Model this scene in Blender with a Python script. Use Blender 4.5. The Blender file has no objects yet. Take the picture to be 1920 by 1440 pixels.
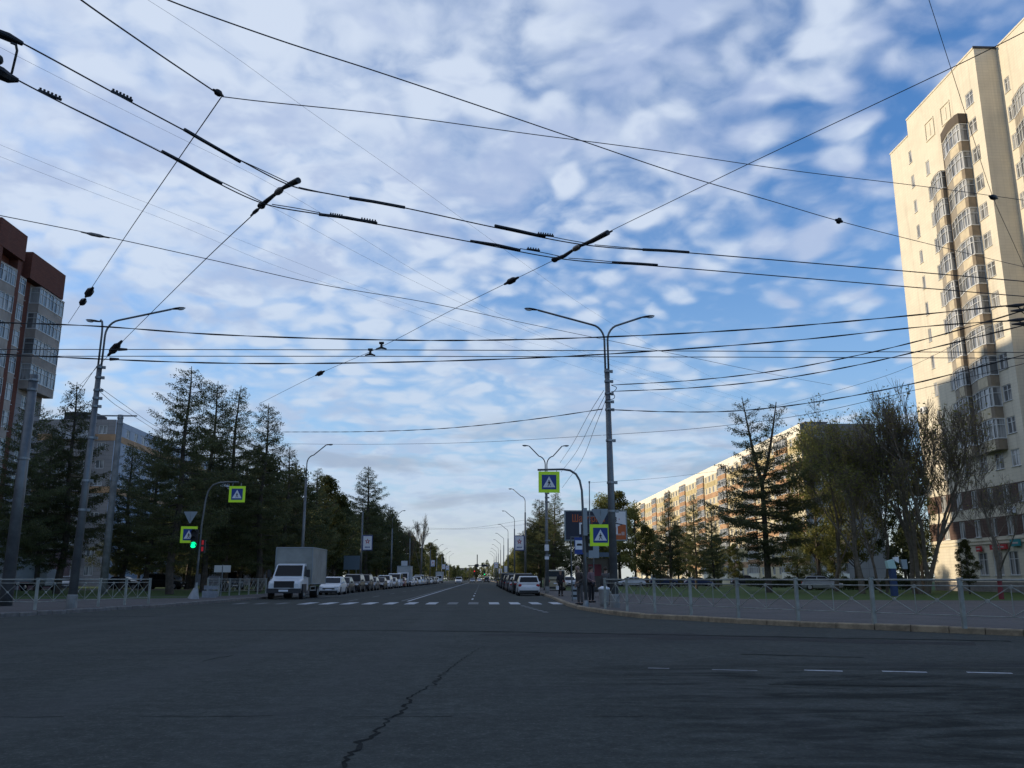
import bpy, math, random
import numpy as np
from mathutils import Vector, Matrix

# ============================================================ camera, sky, sun, exposure
SC = bpy.context.scene
COL = SC.collection
EYE = np.array([0.0, 0.0, 1.3])
FPX = 1620.0                                   # focal length in pixels of a 1920 px wide picture
PITCH = math.atan(365 / FPX)
YAW = math.atan(55 / FPX)                      # the avenue runs along +Y, the camera looks a little to its right
cF = np.array([math.sin(YAW) * math.cos(PITCH), math.cos(YAW) * math.cos(PITCH), math.sin(PITCH)])
cR = np.array([math.cos(YAW), -math.sin(YAW), 0.0])
cU = np.cross(cR, cF)
cam_d = bpy.data.cameras.new("camera")
cam = bpy.data.objects.new("camera", cam_d)
COL.objects.link(cam)
SC.camera = cam
cam_d.sensor_width = 36
cam_d.lens = 36 * FPX / 1920
cam_d.clip_start = 0.1
cam_d.clip_end = 6000
cam.matrix_world = Matrix(((cR[0], cU[0], -cF[0], EYE[0]), (cR[1], cU[1], -cF[1], EYE[1]),
                           (cR[2], cU[2], -cF[2], EYE[2]), (0, 0, 0, 1)))
SUN_EL = math.radians(9.3)
SUN_AZ = math.radians(9)                       # sun stands over the left side, a little ahead
sdir = Vector((-math.cos(SUN_EL) * math.cos(SUN_AZ), math.cos(SUN_EL) * math.sin(SUN_AZ), math.sin(SUN_EL)))
sl = bpy.data.lights.new("sun", "SUN")
sl.energy = 4.6
sl.angle = math.radians(0.5)
sl.color = (1.0, 0.84, 0.62)
so = bpy.data.objects.new("sun", sl)
COL.objects.link(so)
so.rotation_euler = (-sdir).to_track_quat('-Z', 'Y').to_euler()
SC.view_settings.view_transform = 'Standard'
SC.view_settings.look = 'None'
SC.view_settings.gamma = 1
SC.view_settings.exposure = 0.0

W = bpy.data.worlds.new("World")
SC.world = W
W.use_nodes = True
nt = W.node_tree
nt.nodes.clear()


class NT:
    """small helper for node trees"""
    def __init__(s, tree): s.t = tree
    def n(s, kind, **kw):
        x = s.t.nodes.new(kind)
        ins = kw.pop('ins', {})
        for k, v in kw.items(): setattr(x, k, v)
        for k, v in ins.items():
            if isinstance(v, bpy.types.NodeSocket): s.t.links.new(v, x.inputs[k])
            else: x.inputs[k].default_value = v
        return x
    def math(s, op, a, b=None, c=None, clamp=False):
        x = s.n('ShaderNodeMath', operation=op, use_clamp=clamp)
        for i, v in enumerate((a, b, c)):
            if v is None: continue
            if isinstance(v, bpy.types.NodeSocket): s.t.links.new(v, x.inputs[i])
            else: x.inputs[i].default_value = v
        return x.outputs[0]
    def mix(s, f, a, b, mode='MIX'):
        x = s.n('ShaderNodeMix', data_type='RGBA', blend_type=mode)
        for k, v in ((0, f), (6, a), (7, b)):
            if isinstance(v, bpy.types.NodeSocket): s.t.links.new(v, x.inputs[k])
            else: x.inputs[k].default_value = v if k == 0 else (tuple(v) + (1,))[:4]
        return x.outputs[2]
    def noise(s, vec, scale, detail=4, rough=0.55, dist=0.0, dim='3D'):
        x = s.n('ShaderNodeTexNoise', noise_dimensions=dim, ins={'Scale': scale, 'Detail': detail, 'Roughness': rough, 'Distortion': dist})
        if vec is not None: s.t.links.new(vec, x.inputs['Vector'])
        return x.outputs[0]
    def ramp(s, v, lo, hi, a=0.0, b=1.0, smooth=True):
        x = s.n('ShaderNodeMapRange', interpolation_type='SMOOTHSTEP' if smooth else 'LINEAR')
        s.t.links.new(v, x.inputs[0])
        for i, q in enumerate((lo, hi, a, b)): x.inputs[i + 1].default_value = q
        return x.outputs[0]


w = NT(nt)
sky = w.n('ShaderNodeTexSky', sky_type='NISHITA', sun_disc=False)
sky.sun_elevation = SUN_EL
sky.sun_rotation = math.radians(-90) + SUN_AZ
sky.air_density = 1.0
sky.dust_density = 0.6
sky.ozone_density = 2.0
tc = w.n('ShaderNodeTexCoord')
sep = w.n('ShaderNodeSeparateXYZ', ins={0: tc.outputs['Generated']})
zz = w.math('MAXIMUM', sep.outputs[2], 0.0)
den = w.math('ADD', zz, 0.22)
u = w.math('DIVIDE', sep.outputs[0], den)
v = w.math('DIVIDE', sep.outputs[1], den)
pv = w.n('ShaderNodeCombineXYZ', ins={0: u, 1: v, 2: 3.7}).outputs[0]
# rolled sheet of small clouds: warped cells, thinned out by broad patches
wv = w.n('ShaderNodeTexNoise', ins={'Vector': pv, 'Scale': 4.2, 'Detail': 3.0, 'Roughness': 0.5}).outputs['Color']
wv = w.n('ShaderNodeVectorMath', operation='SUBTRACT', ins={0: wv, 1: (0.5, 0.5, 0.5)}).outputs[0]
wp = w.n('ShaderNodeVectorMath', operation='ADD', ins={0: pv, 1: w.n('ShaderNodeVectorMath', operation='SCALE', ins={0: wv, 'Scale': 0.15}).outputs[0]}).outputs[0]
vor = w.n('ShaderNodeTexVoronoi', feature='SMOOTH_F1', ins={'Vector': wp, 'Scale': 10.5, 'Smoothness': 0.42, 'Randomness': 1.0})
vor2 = w.n('ShaderNodeTexVoronoi', feature='SMOOTH_F1', ins={'Vector': wp, 'Scale': 21.0, 'Smoothness': 0.6, 'Randomness': 1.0})
cell = w.math('ADD', w.math('MULTIPLY', w.ramp(vor.outputs['Distance'], 0.60, 0.10), 0.76), w.math('MULTIPLY', w.ramp(vor2.outputs['Distance'], 0.58, 0.12), 0.24))
big = w.ramp(w.noise(pv, 1.25, 2, 0.5), 0.30, 0.70)
lump = w.ramp(w.noise(wp, 7.0, 4, 0.55), 0.28, 0.72)
fine = w.ramp(w.noise(wp, 19.0, 5, 0.62), 0.25, 0.75)
# bluer towards the right (east) where the cloud sheet breaks up
side = w.ramp(w.math('SUBTRACT', u, w.math('MULTIPLY', v, 0.22)), -0.8, 0.9, 0.33, -0.03)
cov = w.math('ADD', w.math('MULTIPLY', big, 0.24), w.math('MULTIPLY', lump, 0.26))
cov = w.math('ADD', cov, w.math('MULTIPLY', cell, 0.52))
cov = w.math('ADD', cov, w.math('MULTIPLY', fine, 0.09))
cov = w.math('ADD', cov, side)
mask = w.math('MULTIPLY', w.ramp(cov, 0.29, 0.84), 0.94)
# thick parts of the clouds turn a little grey-violet, thin edges stay bright
thick = w.math('ADD', w.math('MULTIPLY', lump, 0.5), w.math('MULTIPLY', w.ramp(w.noise(pv, 2.6, 5, 0.6), 0.3, 0.7), 0.5))
tone = w.ramp(thick, 0.40, 0.80)
pb = w.n('ShaderNodeCombineXYZ', ins={0: w.math('MULTIPLY', sep.outputs[0], 3.0), 1: w.math('MULTIPLY', zz, 16.0), 2: 1.3}).outputs[0]
bank = w.ramp(w.noise(pb, 1.6, 5, 0.55, 0.2), 0.50, 0.64)
bh = w.math('MULTIPLY', w.ramp(zz, 0.04, 0.08), w.ramp(zz, 0.22, 0.13))
bank = w.math('MULTIPLY', w.math('MULTIPLY', bank, bh), 0.55)
CLOUD_A, CLOUD_B = (6.7, 7.6, 9.1), (4.6, 5.6, 7.8)
cl = w.mix(tone, CLOUD_A, CLOUD_B)
skyc = w.mix(1.0, sky.outputs[0], (1.25, 1.9, 2.75), 'MULTIPLY')
c1 = w.mix(mask, skyc, cl)
# pale veil towards the horizon
veil = w.ramp(zz, 0.45, 0.05, 0.0, 0.55)
c2 = w.mix(veil, c1, (4.4, 5.9, 7.7))
c3 = w.mix(bank, c2, (3.3, 4.0, 5.2))
warm = w.ramp(zz, 0.11, 0.0, 0.0, 0.8)
c4 = w.mix(warm, c3, (6.6, 6.8, 6.3))
bg = w.n('ShaderNodeBackground', ins={'Color': c4, 'Strength': 0.10})
out = w.n('ShaderNodeOutputWorld', ins={'Surface': bg.outputs[0]})


# ============================================================ pixel helpers (turn a place in the photo into metres)
def ray(x, y): return cF * FPX + cR * (x - 960) + cU * (720 - y)
def PX(x, y, X):
    d = ray(x, y); return EYE + d * X / d[0]
def PY(x, y, Y):
    d = ray(x, y); return EYE + d * Y / d[1]
def PZ(x, y, z=0.0):
    d = ray(x, y); return EYE + d * (z - EYE[2]) / d[2]


# ============================================================ mesh helpers
class MB:
    def __init__(s):
        s.v = []; s.f = []; s.m = []; s.M = None
    def add(s, vs, fs, mat=0):
        k = len(s.v)
        if s.M is not None: vs = [tuple(s.M @ Vector(p)) for p in vs]
        s.v += [tuple(map(float, p)) for p in vs]
        s.f += [tuple(i + k for i in f) for f in fs]
        s.m += [mat] * len(fs)
        return s
    def box(s, x0, x1, y0, y1, z0, z1, mat=0):
        return s.add([(x0, y0, z0), (x1, y0, z0), (x1, y1, z0), (x0, y1, z0), (x0, y0, z1), (x1, y0, z1), (x1, y1, z1), (x0, y1, z1)],
                     [(3, 2, 1, 0), (4, 5, 6, 7), (0, 1, 5, 4), (1, 2, 6, 5), (2, 3, 7, 6), (3, 0, 4, 7)], mat)
    def tube(s, pts, r, n=6, mat=0, cap=True):
        pts = [np.array(p, float) for p in pts]
        rs = r if hasattr(r, '__len__') else [r] * len(pts)
        ring = []
        up = None
        for i, p in enumerate(pts):
            t = pts[min(i + 1, len(pts) - 1)] - pts[max(i - 1, 0)]
            t = t / (np.linalg.norm(t) + 1e-9)
            if up is None:
                a = np.array([0, 0, 1.0]) if abs(t[2]) < .9 else np.array([1.0, 0, 0])
            else: a = up
            b = a - t * (a @ t); b = b / (np.linalg.norm(b) + 1e-9); up = b
            c = np.cross(t, b)
            for k in range(n):
                q = 2 * math.pi * k / n
                ring.append(p + rs[i] * (b * math.cos(q) + c * math.sin(q)))
        fs = []
        for i in range(len(pts) - 1):
            for k in range(n):
                fs.append((i * n + k, i * n + (k + 1) % n, (i + 1) * n + (k + 1) % n, (i + 1) * n + k))
        if cap:
            fs.append(tuple(range(n - 1, -1, -1))); fs.append(tuple(range((len(pts) - 1) * n, len(pts) * n)))
        return s.add(ring, fs, mat)
    def prism(s, poly, y0, y1, mat=0):
        """polygon in the xz plane (seen from -y, counter-clockwise), extruded y0..y1"""
        n = len(poly)
        vs = [(x, y0, z) for x, z in poly] + [(x, y1, z) for x, z in poly]
        fs = [tuple(range(n)), tuple(range(2 * n - 1, n - 1, -1))] + [(i, i + n, (i + 1) % n + n, (i + 1) % n) for i in range(n)]
        return s.add(vs, fs, mat)
    def slab(s, poly, z0, z1, mat=0, top_only=False):
        n = len(poly)
        vs = [(x, y, z1) for x, y in poly]
        fs = [tuple(range(n))]
        if not top_only:
            vs += [(x, y, z0) for x, y in poly]
            fs += [(i, i + n, (i + 1) % n + n, (i + 1) % n) for i in range(n)]
        return s.add(vs, fs, mat)
    def disc(s, c, r, ax='y', n=16, t=0.02, mat=0):
        c = np.array(c, float)
        d = {'x': np.array([1., 0, 0]), 'y': np.array([0, 1., 0]), 'z': np.array([0, 0, 1.])}[ax]
        return s.tube([c - d * t / 2, c + d * t / 2], r, n, mat)
    def blob(s, c, rx, ry, rz, n=8, m=6, mat=0):
        vs = [(c[0], c[1], c[2] - rz)]
        for j in range(1, m):
            a = math.pi * j / m - math.pi / 2
            for k in range(n):
                b = 2 * math.pi * k / n
                vs.append((c[0] + rx * math.cos(a) * math.cos(b), c[1] + ry * math.cos(a) * math.sin(b), c[2] + rz * math.sin(a)))
        vs.append((c[0], c[1], c[2] + rz))
        fs = []
        for k in range(n):
            fs.append((0, 1 + (k + 1) % n, 1 + k))
            for j in range(m - 2):
                fs.append((1 + j * n + k, 1 + j * n + (k + 1) % n, 1 + (j + 1) * n + (k + 1) % n, 1 + (j + 1) * n + k))
            fs.append((1 + (m - 2) * n + k, 1 + (m - 2) * n + (k + 1) % n, len(vs) - 1))
        return s.add(vs, fs, mat)
    def build(s, name, mats, parent=None, loc=(0, 0, 0), smooth=False, rz=0):
        me = bpy.data.meshes.new(name)
        me.from_pydata(s.v, [], s.f)
        if not isinstance(mats, (list, tuple)): mats = [mats]
        for m in mats: me.materials.append(m)
        if len(mats) > 1: me.polygons.foreach_set('material_index', s.m)
        if smooth: me.polygons.foreach_set('use_smooth', [True] * len(s.f))
        me.update()
        o = bpy.data.objects.new(name, me)
        COL.objects.link(o)
        o.location = loc; o.rotation_euler.z = rz
        if parent is not None: o.parent = parent
        return o


def tag(o, label=None, cat=None, group=None, kind=None):
    for k, q in (('label', label), ('category', cat), ('group', group), ('kind', kind)):
        if q: o[k] = q
    return o
def empty(name, loc, label=None, cat=None, group=None, rz=0):
    o = bpy.data.objects.new(name, None)
    COL.objects.link(o)
    o.empty_display_size = .3
    o.location = loc; o.rotation_euler.z = rz
    return tag(o, label, cat, group)
def structure(name, mb, mat): return tag(mb.build(name, mat), kind='structure')
def copy_tree(o, parent=None):
    c = o.copy(); COL.objects.link(c); c.parent = parent
    for k in ('label', 'group'):
        if parent is None and k in c: del c[k]
    for ch in list(o.children): copy_tree(ch, c)
    return c
PROTO = {}
def spawn(key, builder, loc, label, group=None, rz=0, scale=1.0, cat=None):
    """first call builds the thing, later calls copy it and all its parts"""
    if key not in PROTO:
        o = builder(); PROTO[key] = o
    else:
        o = copy_tree(PROTO[key])
    o.location = loc; o.rotation_euler.z = rz
    o.scale = scale if hasattr(scale, '__len__') else (scale,) * 3
    tag(o, label, cat, group)
    return o
ORD = ['first', 'second', 'third', 'fourth', 'fifth', 'sixth', 'seventh', 'eighth', 'ninth', 'tenth', 'eleventh', 'twelfth',
       'thirteenth', 'fourteenth', 'fifteenth', 'sixteenth', 'seventeenth', 'eighteenth', 'nineteenth', 'twentieth',
       'twenty-first', 'twenty-second', 'twenty-third', 'twenty-fourth', 'twenty-fifth', 'twenty-sixth', 'twenty-seventh', 'twenty-eighth', 'twenty-ninth', 'thirtieth',
       'thirty-first', 'thirty-second', 'thirty-third', 'thirty-fourth', 'thirty-fifth', 'thirty-sixth']


# ============================================================ materials
MATS = {}
def mat(name, col, rough=0.7, metal=0.0, var=0.0, vscale=3.0, bump=0.0, spec=0.5, col2=None, emit=None, estr=1.0, coat=0.0, objvar=0.0, grime=0.0):
    if name in MATS: return MATS[name]
    m = bpy.data.materials.new(name); m.use_nodes = True
    t = NT(m.node_tree); b = m.node_tree.nodes['Principled BSDF']
    b.inputs['Roughness'].default_value = rough
    b.inputs['Metallic'].default_value = metal
    b.inputs['Specular IOR Level'].default_value = spec
    b.inputs['Coat Weight'].default_value = coat
    tcn = t.n('ShaderNodeTexCoord').outputs['Object']
    nz = t.noise(tcn, vscale, 5, 0.6)
    c2 = col2 if col2 else tuple(max(0, q * (1 - var)) for q in col)
    f = t.ramp(nz, 0.35, 0.65)
    c = t.mix(f, col, c2) if (var or col2) else t.mix(t.math('MULTIPLY', f, 0.08), col, tuple(q * .5 for q in col))
    if grime:
        g = t.ramp(t.noise(tcn, vscale * .23, 6, 0.65, 0.4), 0.45, 0.75)
        c = t.mix(t.math('MULTIPLY', g, grime), c, (0.05, 0.045, 0.04))
    if objvar:
        oi = t.n('ShaderNodeObjectInfo').outputs['Random']
        k = t.math('ADD', t.math('MULTIPLY', oi, 2 * objvar), 1 - objvar)
        kc = t.n('ShaderNodeCombineXYZ', ins={0: k, 1: k, 2: k}).outputs[0]
        c = t.mix(1.0, c, kc, 'MULTIPLY')
    m.node_tree.links.new(c, b.inputs['Base Color'])
    if bump:
        bn = t.n('ShaderNodeBump', ins={'Strength': bump, 'Distance': 0.02, 'Height': t.noise(tcn, vscale * 6, 4)})
        m.node_tree.links.new(bn.outputs[0], b.inputs['Normal'])
    if emit:
        b.inputs['Emission Color'].default_value = (*emit, 1)
        b.inputs['Emission Strength'].default_value = estr
    MATS[name] = m
    return m
def srgb(r, g, b):
    f = lambda c: (c / 255 / 12.92) if c / 255 <= .04045 else ((c / 255 + .055) / 1.055) ** 2.4
    return (f(r), f(g), f(b))

steel = mat('galvanised_steel', (0.30, 0.32, 0.33), 0.5, 0.5, 0.35, 2.5)
darksteel = mat('dark_steel', (0.035, 0.037, 0.04), 0.5, 0.4, .3, 5)
concrete = mat('pole_concrete', (0.26, 0.26, 0.25), 0.9, 0, .35, 1.5, .3)
polepaint = mat('grey_pole_paint', (0.155, 0.165, 0.17), 0.45, 0.4, .35, 1.2, .1, grime=.3)
kerbm = mat('yellowish_kerb_stone', (0.34, 0.27, 0.18), 0.9, 0, .35, 4, .5, grime=.5)
greykerb = mat('grey_kerb_stone', (0.17, 0.16, 0.15), 0.9, 0, .35, 4, .5)
wire_m = mat('cable_rubber', (0.012, 0.013, 0.016), 0.6)
iron = mat('black_iron', (0.014, 0.014, 0.016), 0.55, 0.3)
ceramic = mat('insulator_porcelain', (0.16, 0.13, 0.11), 0.3)
yellowgreen = mat('fluorescent_sheet', (0.52, 0.80, 0.03), 0.5, emit=(0.30, 0.55, 0.0), estr=0.10)
signblue = mat('sign_blue', (0.010, 0.045, 0.24), 0.4)
white = mat('white_sheet', (0.72, 0.74, 0.78), 0.5)
black = mat('black_sheet', (0.012, 0.012, 0.014), 0.6)
red = mat('red_paint', (0.42, 0.03, 0.035), 0.5)
tin = mat('bare_aluminium_back', (0.26, 0.30, 0.33), 0.45, 0.4)
rubber = mat('tyre_rubber', (0.012, 0.012, 0.013), 0.85)
alloy = mat('wheel_alloy', (0.35, 0.36, 0.38), 0.35, 0.8)
carglass = mat('car_glass', (0.008, 0.010, 0.012), 0.12, 0, spec=0.22)
plastic = mat('black_plastic', (0.02, 0.02, 0.022), 0.6)
lampglass = mat('lamp_glass', (0.62, 0.64, 0.66), 0.15, 0.1)
tail = mat('tail_lamp_red', (0.30, 0.01, 0.012), 0.25)
fencem = mat('fence_paint', (0.34, 0.36, 0.33), 0.6, 0.2, .3, 4, grime=.25)


def road_material():
    m = bpy.data.materials.new('asphalt'); m.use_nodes = True
    t = NT(m.node_tree); b = m.node_tree.nodes['Principled BSDF']
    P = t.n('ShaderNodeTexCoord').outputs['Object']
    s_ = t.n('ShaderNodeSeparateXYZ', ins={0: P})
    fine_ = t.noise(P, 26, 5, .8)
    mid = t.noise(P, 0.9, 6, .6)
    map_ = t.n('ShaderNodeMapping', ins={'Vector': P, 'Scale': (0.10, 0.42, 1)}).outputs[0]
    streak = t.noise(map_, 1.0, 6, .62, .6)
    c = t.mix(t.ramp(mid, .3, .7), (0.066, 0.074, 0.067), (0.048, 0.054, 0.049))
    c = t.mix(t.math('MULTIPLY', t.ramp(fine_, .50, .66), 0.85), c, (0.13, 0.135, 0.125))
    c = t.mix(t.math('MULTIPLY', t.ramp(fine_, .40, .25), 0.5), c, (0.025, 0.026, 0.028))
    mott = t.noise(P, 5.5, 8, .82)
    c = t.mix(t.math('MULTIPLY', t.ramp(mott, .38, .62), 0.7), c, (0.030, 0.033, 0.031))
    # damp darker patches on the near right
    reg = t.math('MULTIPLY', t.ramp(s_.outputs[0], 0.3, 3.0), t.ramp(s_.outputs[1], 15.2, 12.6))
    pm = t.n('ShaderNodeMapping', ins={'Vector': P, 'Scale': (0.42, 1.5, 1), 'Rotation': (0, 0, 0.12)}).outputs[0]
    damp = t.math('MULTIPLY', t.ramp(t.noise(pm, 1.0, 7, .66, 1.2), .40, .62), reg)
    c = t.mix(t.math('MULTIPLY', damp, 0.60), c, (0.014, 0.016, 0.016))
    wear = t.ramp(streak, .55, .68)
    c = t.mix(t.math('MULTIPLY', wear, 0.55), c, (0.028, 0.030, 0.034))
    tm = t.n('ShaderNodeMapping', ins={'Vector': P, 'Scale': (0.55, 0.02, 1)}).outputs[0]
    c = t.mix(t.math('MULTIPLY', t.ramp(t.noise(tm, 1.0, 3, .5), .5, .7), 0.35), c, (0.075, 0.078, 0.076))
    m.node_tree.links.new(c, b.inputs['Base Color'])
    b.inputs['Roughness'].default_value = 0.95
    m.node_tree.links.new(t.math('SUBTRACT', 0.12, t.math('MULTIPLY', damp, 0.09)), b.inputs['Specular IOR Level'])
    bn = t.n('ShaderNodeBump', ins={'Strength': 0.35, 'Distance': 0.01, 'Height': t.noise(P, 60, 3, .7)})
    m.node_tree.links.new(bn.outputs[0], b.inputs['Normal'])
    return m
asphalt = road_material()


def two_tone(name, c1, c2, c3, s1, s2, rough=.9, bump=.4):
    m = bpy.data.materials.new(name); m.use_nodes = True
    t = NT(m.node_tree); b = m.node_tree.nodes['Principled BSDF']
    P = t.n('ShaderNodeTexCoord').outputs['Object']
    c = t.mix(t.ramp(t.noise(P, s1, 5, .6, .3), .35, .65), c1, c2)
    c = t.mix(t.math('MULTIPLY', t.ramp(t.noise(P, s2, 4, .7), .45, .65), .6), c, c3)
    m.node_tree.links.new(c, b.inputs['Base Color'])
    b.inputs['Roughness'].default_value = rough
    b.inputs['Specular IOR Level'].default_value = .2
    bn = t.n('ShaderNodeBump', ins={'Strength': bump, 'Distance': 0.03, 'Height': t.noise(P, s2 * 3, 4, .7)})
    m.node_tree.links.new(bn.outputs[0], b.inputs['Normal'])
    return m
pavem = two_tone('pavement_asphalt', (0.105, 0.098, 0.095), (0.078, 0.074, 0.072), (0.14, 0.13, 0.125), .6, 9)
grassm = two_tone('lawn_green', (0.032, 0.075, 0.014), (0.050, 0.085, 0.020), (0.075, 0.080, 0.030), .35, 5)
earthm = two_tone('bare_earth', (0.05, 0.06, 0.025), (0.06, 0.05, 0.03), (0.03, 0.05, 0.015), .1, 2)
paintm = two_tone('road_paint', (0.50, 0.52, 0.55), (0.40, 0.42, 0.45), (0.16, 0.17, 0.18), .9, 6, .7, .1)
wornpaint = two_tone('worn_road_paint', (0.20, 0.21, 0.22), (0.14, 0.15, 0.155), (0.07, 0.07, 0.075), 1.5, 6, .8, .1)
tarm = mat('tar', (0.029, 0.032, 0.031), 0.95, 0, .4, 3, spec=.03)
patchm = two_tone('asphalt_patch', (0.022, 0.023, 0.024), (0.032, 0.033, 0.034), (0.045, 0.046, 0.046), .8, 20)

# ============================================================ setting: ground, roads, pavements, lawns
structure('ground', MB().slab([(-2500, -1500), (2500, -1500), (2500, 4500), (-2500, 4500)], 0, -.06, top_only=True), earthm)

KR = [tuple(PZ(*p)[:2]) for p in [(1085, 1143), (1140, 1152), (1200, 1159), (1280, 1163), (1380, 1169), (1500, 1175), (1640, 1181), (1780, 1187), (1920, 1193)]]
KR = [(4.95, 700), (4.95, 120), (4.9, 80), (4.75, 62), (4.35, 50), (4.15, 43)] + KR
d = np.array(KR[-1]) - np.array(KR[-3]); d /= np.linalg.norm(d)
KR += [tuple(np.array(KR[-1]) + d * 6), (30, 10.5), (60, 6.0), (160, 4.0)]
KL = [(-160, 20.0), (-60, 25.0), (-30, 28.6), (-22, 30.2)] + [tuple(PZ(*p)[:2]) for p in [(0, 1158), (70, 1154), (150, 1149), (220, 1144), (300, 1139), (360, 1134), (420, 1129)]] + [(-14.3, 57), (-14.3, 80), (-14.3, 160), (-14.3, 700)]

structure('road', MB().slab([(-400, -60), (400, -60), (400, 60), (30, 60), (30, 900), (-30, 900), (-30, 60), (-400, 60)], 0, 0, top_only=True), asphalt)


def offset_line(pts, dist):
    out_ = []
    for i, p in enumerate(pts):
        a = np.array(pts[max(i - 1, 0)]); b = np.array(pts[min(i + 1, len(pts) - 1)])
        t_ = (b - a) / np.linalg.norm(b - a)
        out_.append(tuple(np.array(p) + dist * np.array([-t_[1], t_[0]])))
    return out_
def kerb_stones(name, line, side, m):
    """row of kerb stones with chamfered top edge and small joints"""
    mb = MB(); rnd = random.Random(5)
    pts = [np.array(p) for p in line]
    for a, b in zip(pts[:-1], pts[1:]):
        L = np.linalg.norm(b - a); n = max(1, int(round(L / 1.0))) if L < 40 else max(1, int(L / 8))
        t_ = (b - a) / L; nn = np.array([-t_[1], t_[0]]) * side
        for i in range(n):
            p = a + t_ * (L * i / n + .012); q = a + t_ * (L * (i + 1) / n - .012)
            dz = rnd.uniform(-.012, .012); h = .15 + dz
            vs = []
            for e in (p, q):
                for (o_, z_) in ((0, -.01), (0, h - .03), (.03, h), (.18, h), (.18, -.01)):
                    x = e + nn * o_; vs.append((x[0], x[1], z_))
            mb.add(vs, [(0, 5, 6, 1), (1, 6, 7, 2), (2, 7, 8, 3), (3, 8, 9, 4), (0, 1, 2, 3, 4), (9, 8, 7, 6, 5)])
    return structure(name, mb, m)
kerb_stones('kerb', KR, 1, kerbm)
kerb_stones('kerb', KL, 1, greykerb)

KRi = offset_line(KR, .17); KLi = offset_line(KL, .17)
# right pavement and lawn behind it
LR = [(8.2, 700), (8.2, 91), (9.6, 88), (11.6, 80), (12.2, 60), (15.5, 52), (20, 49.4), (30, 47.9), (60, 46), (160, 44)]
structure('pavement', MB().slab(KRi + LR[::-1], -.01, .13), pavem)
structure('lawn', MB().slab([(x, y) for x, y in LR] + [(160, 138), (8.2, 138)][:1] + [(160, 700)], -.01, .10), grassm)
LL = [(-160, 49), (-60, 52), (-30, 53.5), (-20, 54.5), (-18.3, 57), (-17.6, 66), (-17.4, 700)]
structure('pavement', MB().slab(KLi[:] + LL[::-1], -.01, .13), pavem)
structure('lawn', MB().slab(LL + [(-160, 700)], -.01, .10), grassm)
# service road strips with parked cars
structure('service_road', MB().slab([(14, 139), (52, 139), (52, 149), (14, 149)], 0, .104, top_only=True), asphalt)
structure('service_road', MB().slab([(-75, 97), (-18, 97), (-18, 107), (-75, 107)], 0, .104, top_only=True), asphalt)
structure('footpath', MB().slab([(-75, 60.5), (-18, 61), (-18, 62.5), (-75, 62)], 0, .104, top_only=True), pavem)

# painted markings
mk = MB(); wk = MB()
def stripe(x0, x1, y0, y1, mb=mk, z=.004): mb.add([(x0, y0, z), (x1, y0, z), (x1, y1, z), (x0, y1, z)], [(0, 1, 2, 3)])
for i in range(14):
    x = 4.0 - i * 1.11
    if x < -9.6: break
    stripe(x - .28, x + .26, 46.2 + .02 * i, 50.2, wk if i in (4, 5) else mk)
for i in range(3): stripe(-12.9 + i * 1.1 - .2, -12.9 + i * 1.1 + .2, 47, 49.5, wk)
def line(p, q, wd, mb, z=.005):
    a = np.array(p[:2]); b = np.array(q[:2]); t_ = (b - a) / np.linalg.norm(b - a); nn = np.array([-t_[1], t_[0]]) * wd / 2
    mb.add([(*(a - nn), z), (*(b - nn), z), (*(b + nn), z), (*(a + nn), z)], [(0, 1, 2, 3)])
line((-4.35, 52.5), (-4.35, 300), .16, mk)
line((-4.75, 53), (-4.75, 140), .12, wk)
line((-11.4, 58), (-11.4, 300), .12, wk)
for k in range(14): line((-7.9, 53 + k * 12), (-7.9, 57 + k * 12), .12, wk)
for k in range(16): line((-.6, 56 + k * 11), (-.6, 60 + k * 11), .12, mk if k < 3 else wk)
for k in range(6): line((2.0 + .1 * k, 44 - k * 1.6), (2.05 + .1 * k, 43 - k * 1.6), .22, wk)
for a, b, w_ in [((1335, 1256), (1420, 1258), wk), ((1508, 1257), (1580, 1259), mk), ((1654, 1259), (1738, 1261), mk), ((1813, 1261), (1898, 1263), mk), ((1215, 1253), (1255, 1254), wk)]:
    line(PZ(*a), PZ(*b), .11, w_)
structure('road_markings', mk, paintm)
structure('road_markings', wk, wornpaint)
# tar seams, patch, crack
tr = MB()
def ragged(pts, wds, mb, z, seed=1, step=.25):
    rnd = random.Random(seed); P_ = [np.array(p[:2]) for p in pts]
    L_ = []; R_ = []
    for i in range(len(P_) - 1):
        a, b = P_[i], P_[i + 1]; n = max(1, int(np.linalg.norm(b - a) / step))
        t_ = (b - a) / np.linalg.norm(b - a); nn = np.array([-t_[1], t_[0]])
        for k in range(n):
            f_ = k / n; c = a + (b - a) * f_ + nn * rnd.gauss(0, .025)
            wd = (wds[i] * (1 - f_) + wds[i + 1] * f_)
            L_.append(c + nn * wd * rnd.uniform(.25, .75)); R_.append(c - nn * wd * rnd.uniform(.25, .75))
    n = len(L_)
    mb.add([(p[0], p[1], z) for p in L_] + [(p[0], p[1], z) for p in R_], [(i, i + n, i + n + 1, i + 1) for i in range(n - 1)])
ragged([PZ(*p) for p in [(905, 1212), (868, 1236), (832, 1262), (812, 1285), (772, 1303), (762, 1325), (715, 1362), (684, 1392), (655, 1420), (640, 1445)]],
       [.008, .014, .016, .03, .018, .04, .02, .06, .025, .035], tr, .004, 3, .08)
ragged([PZ(380, 1240), PZ(450, 1226)], [.03, .03], tr, .004, 4)
ragged([PZ(300, 1182), PZ(640, 1182), PZ(900, 1184), PZ(1920, 1203)], [.04, .10, .22, .3], tr, .004, 5)
for a_, b_ in ((0, 180), (260, 560), (640, 900), (1100, 1260)): ragged([PZ(a_, 1345), PZ(b_, 1343)], [.012, .022], tr, .004, a_)
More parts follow.
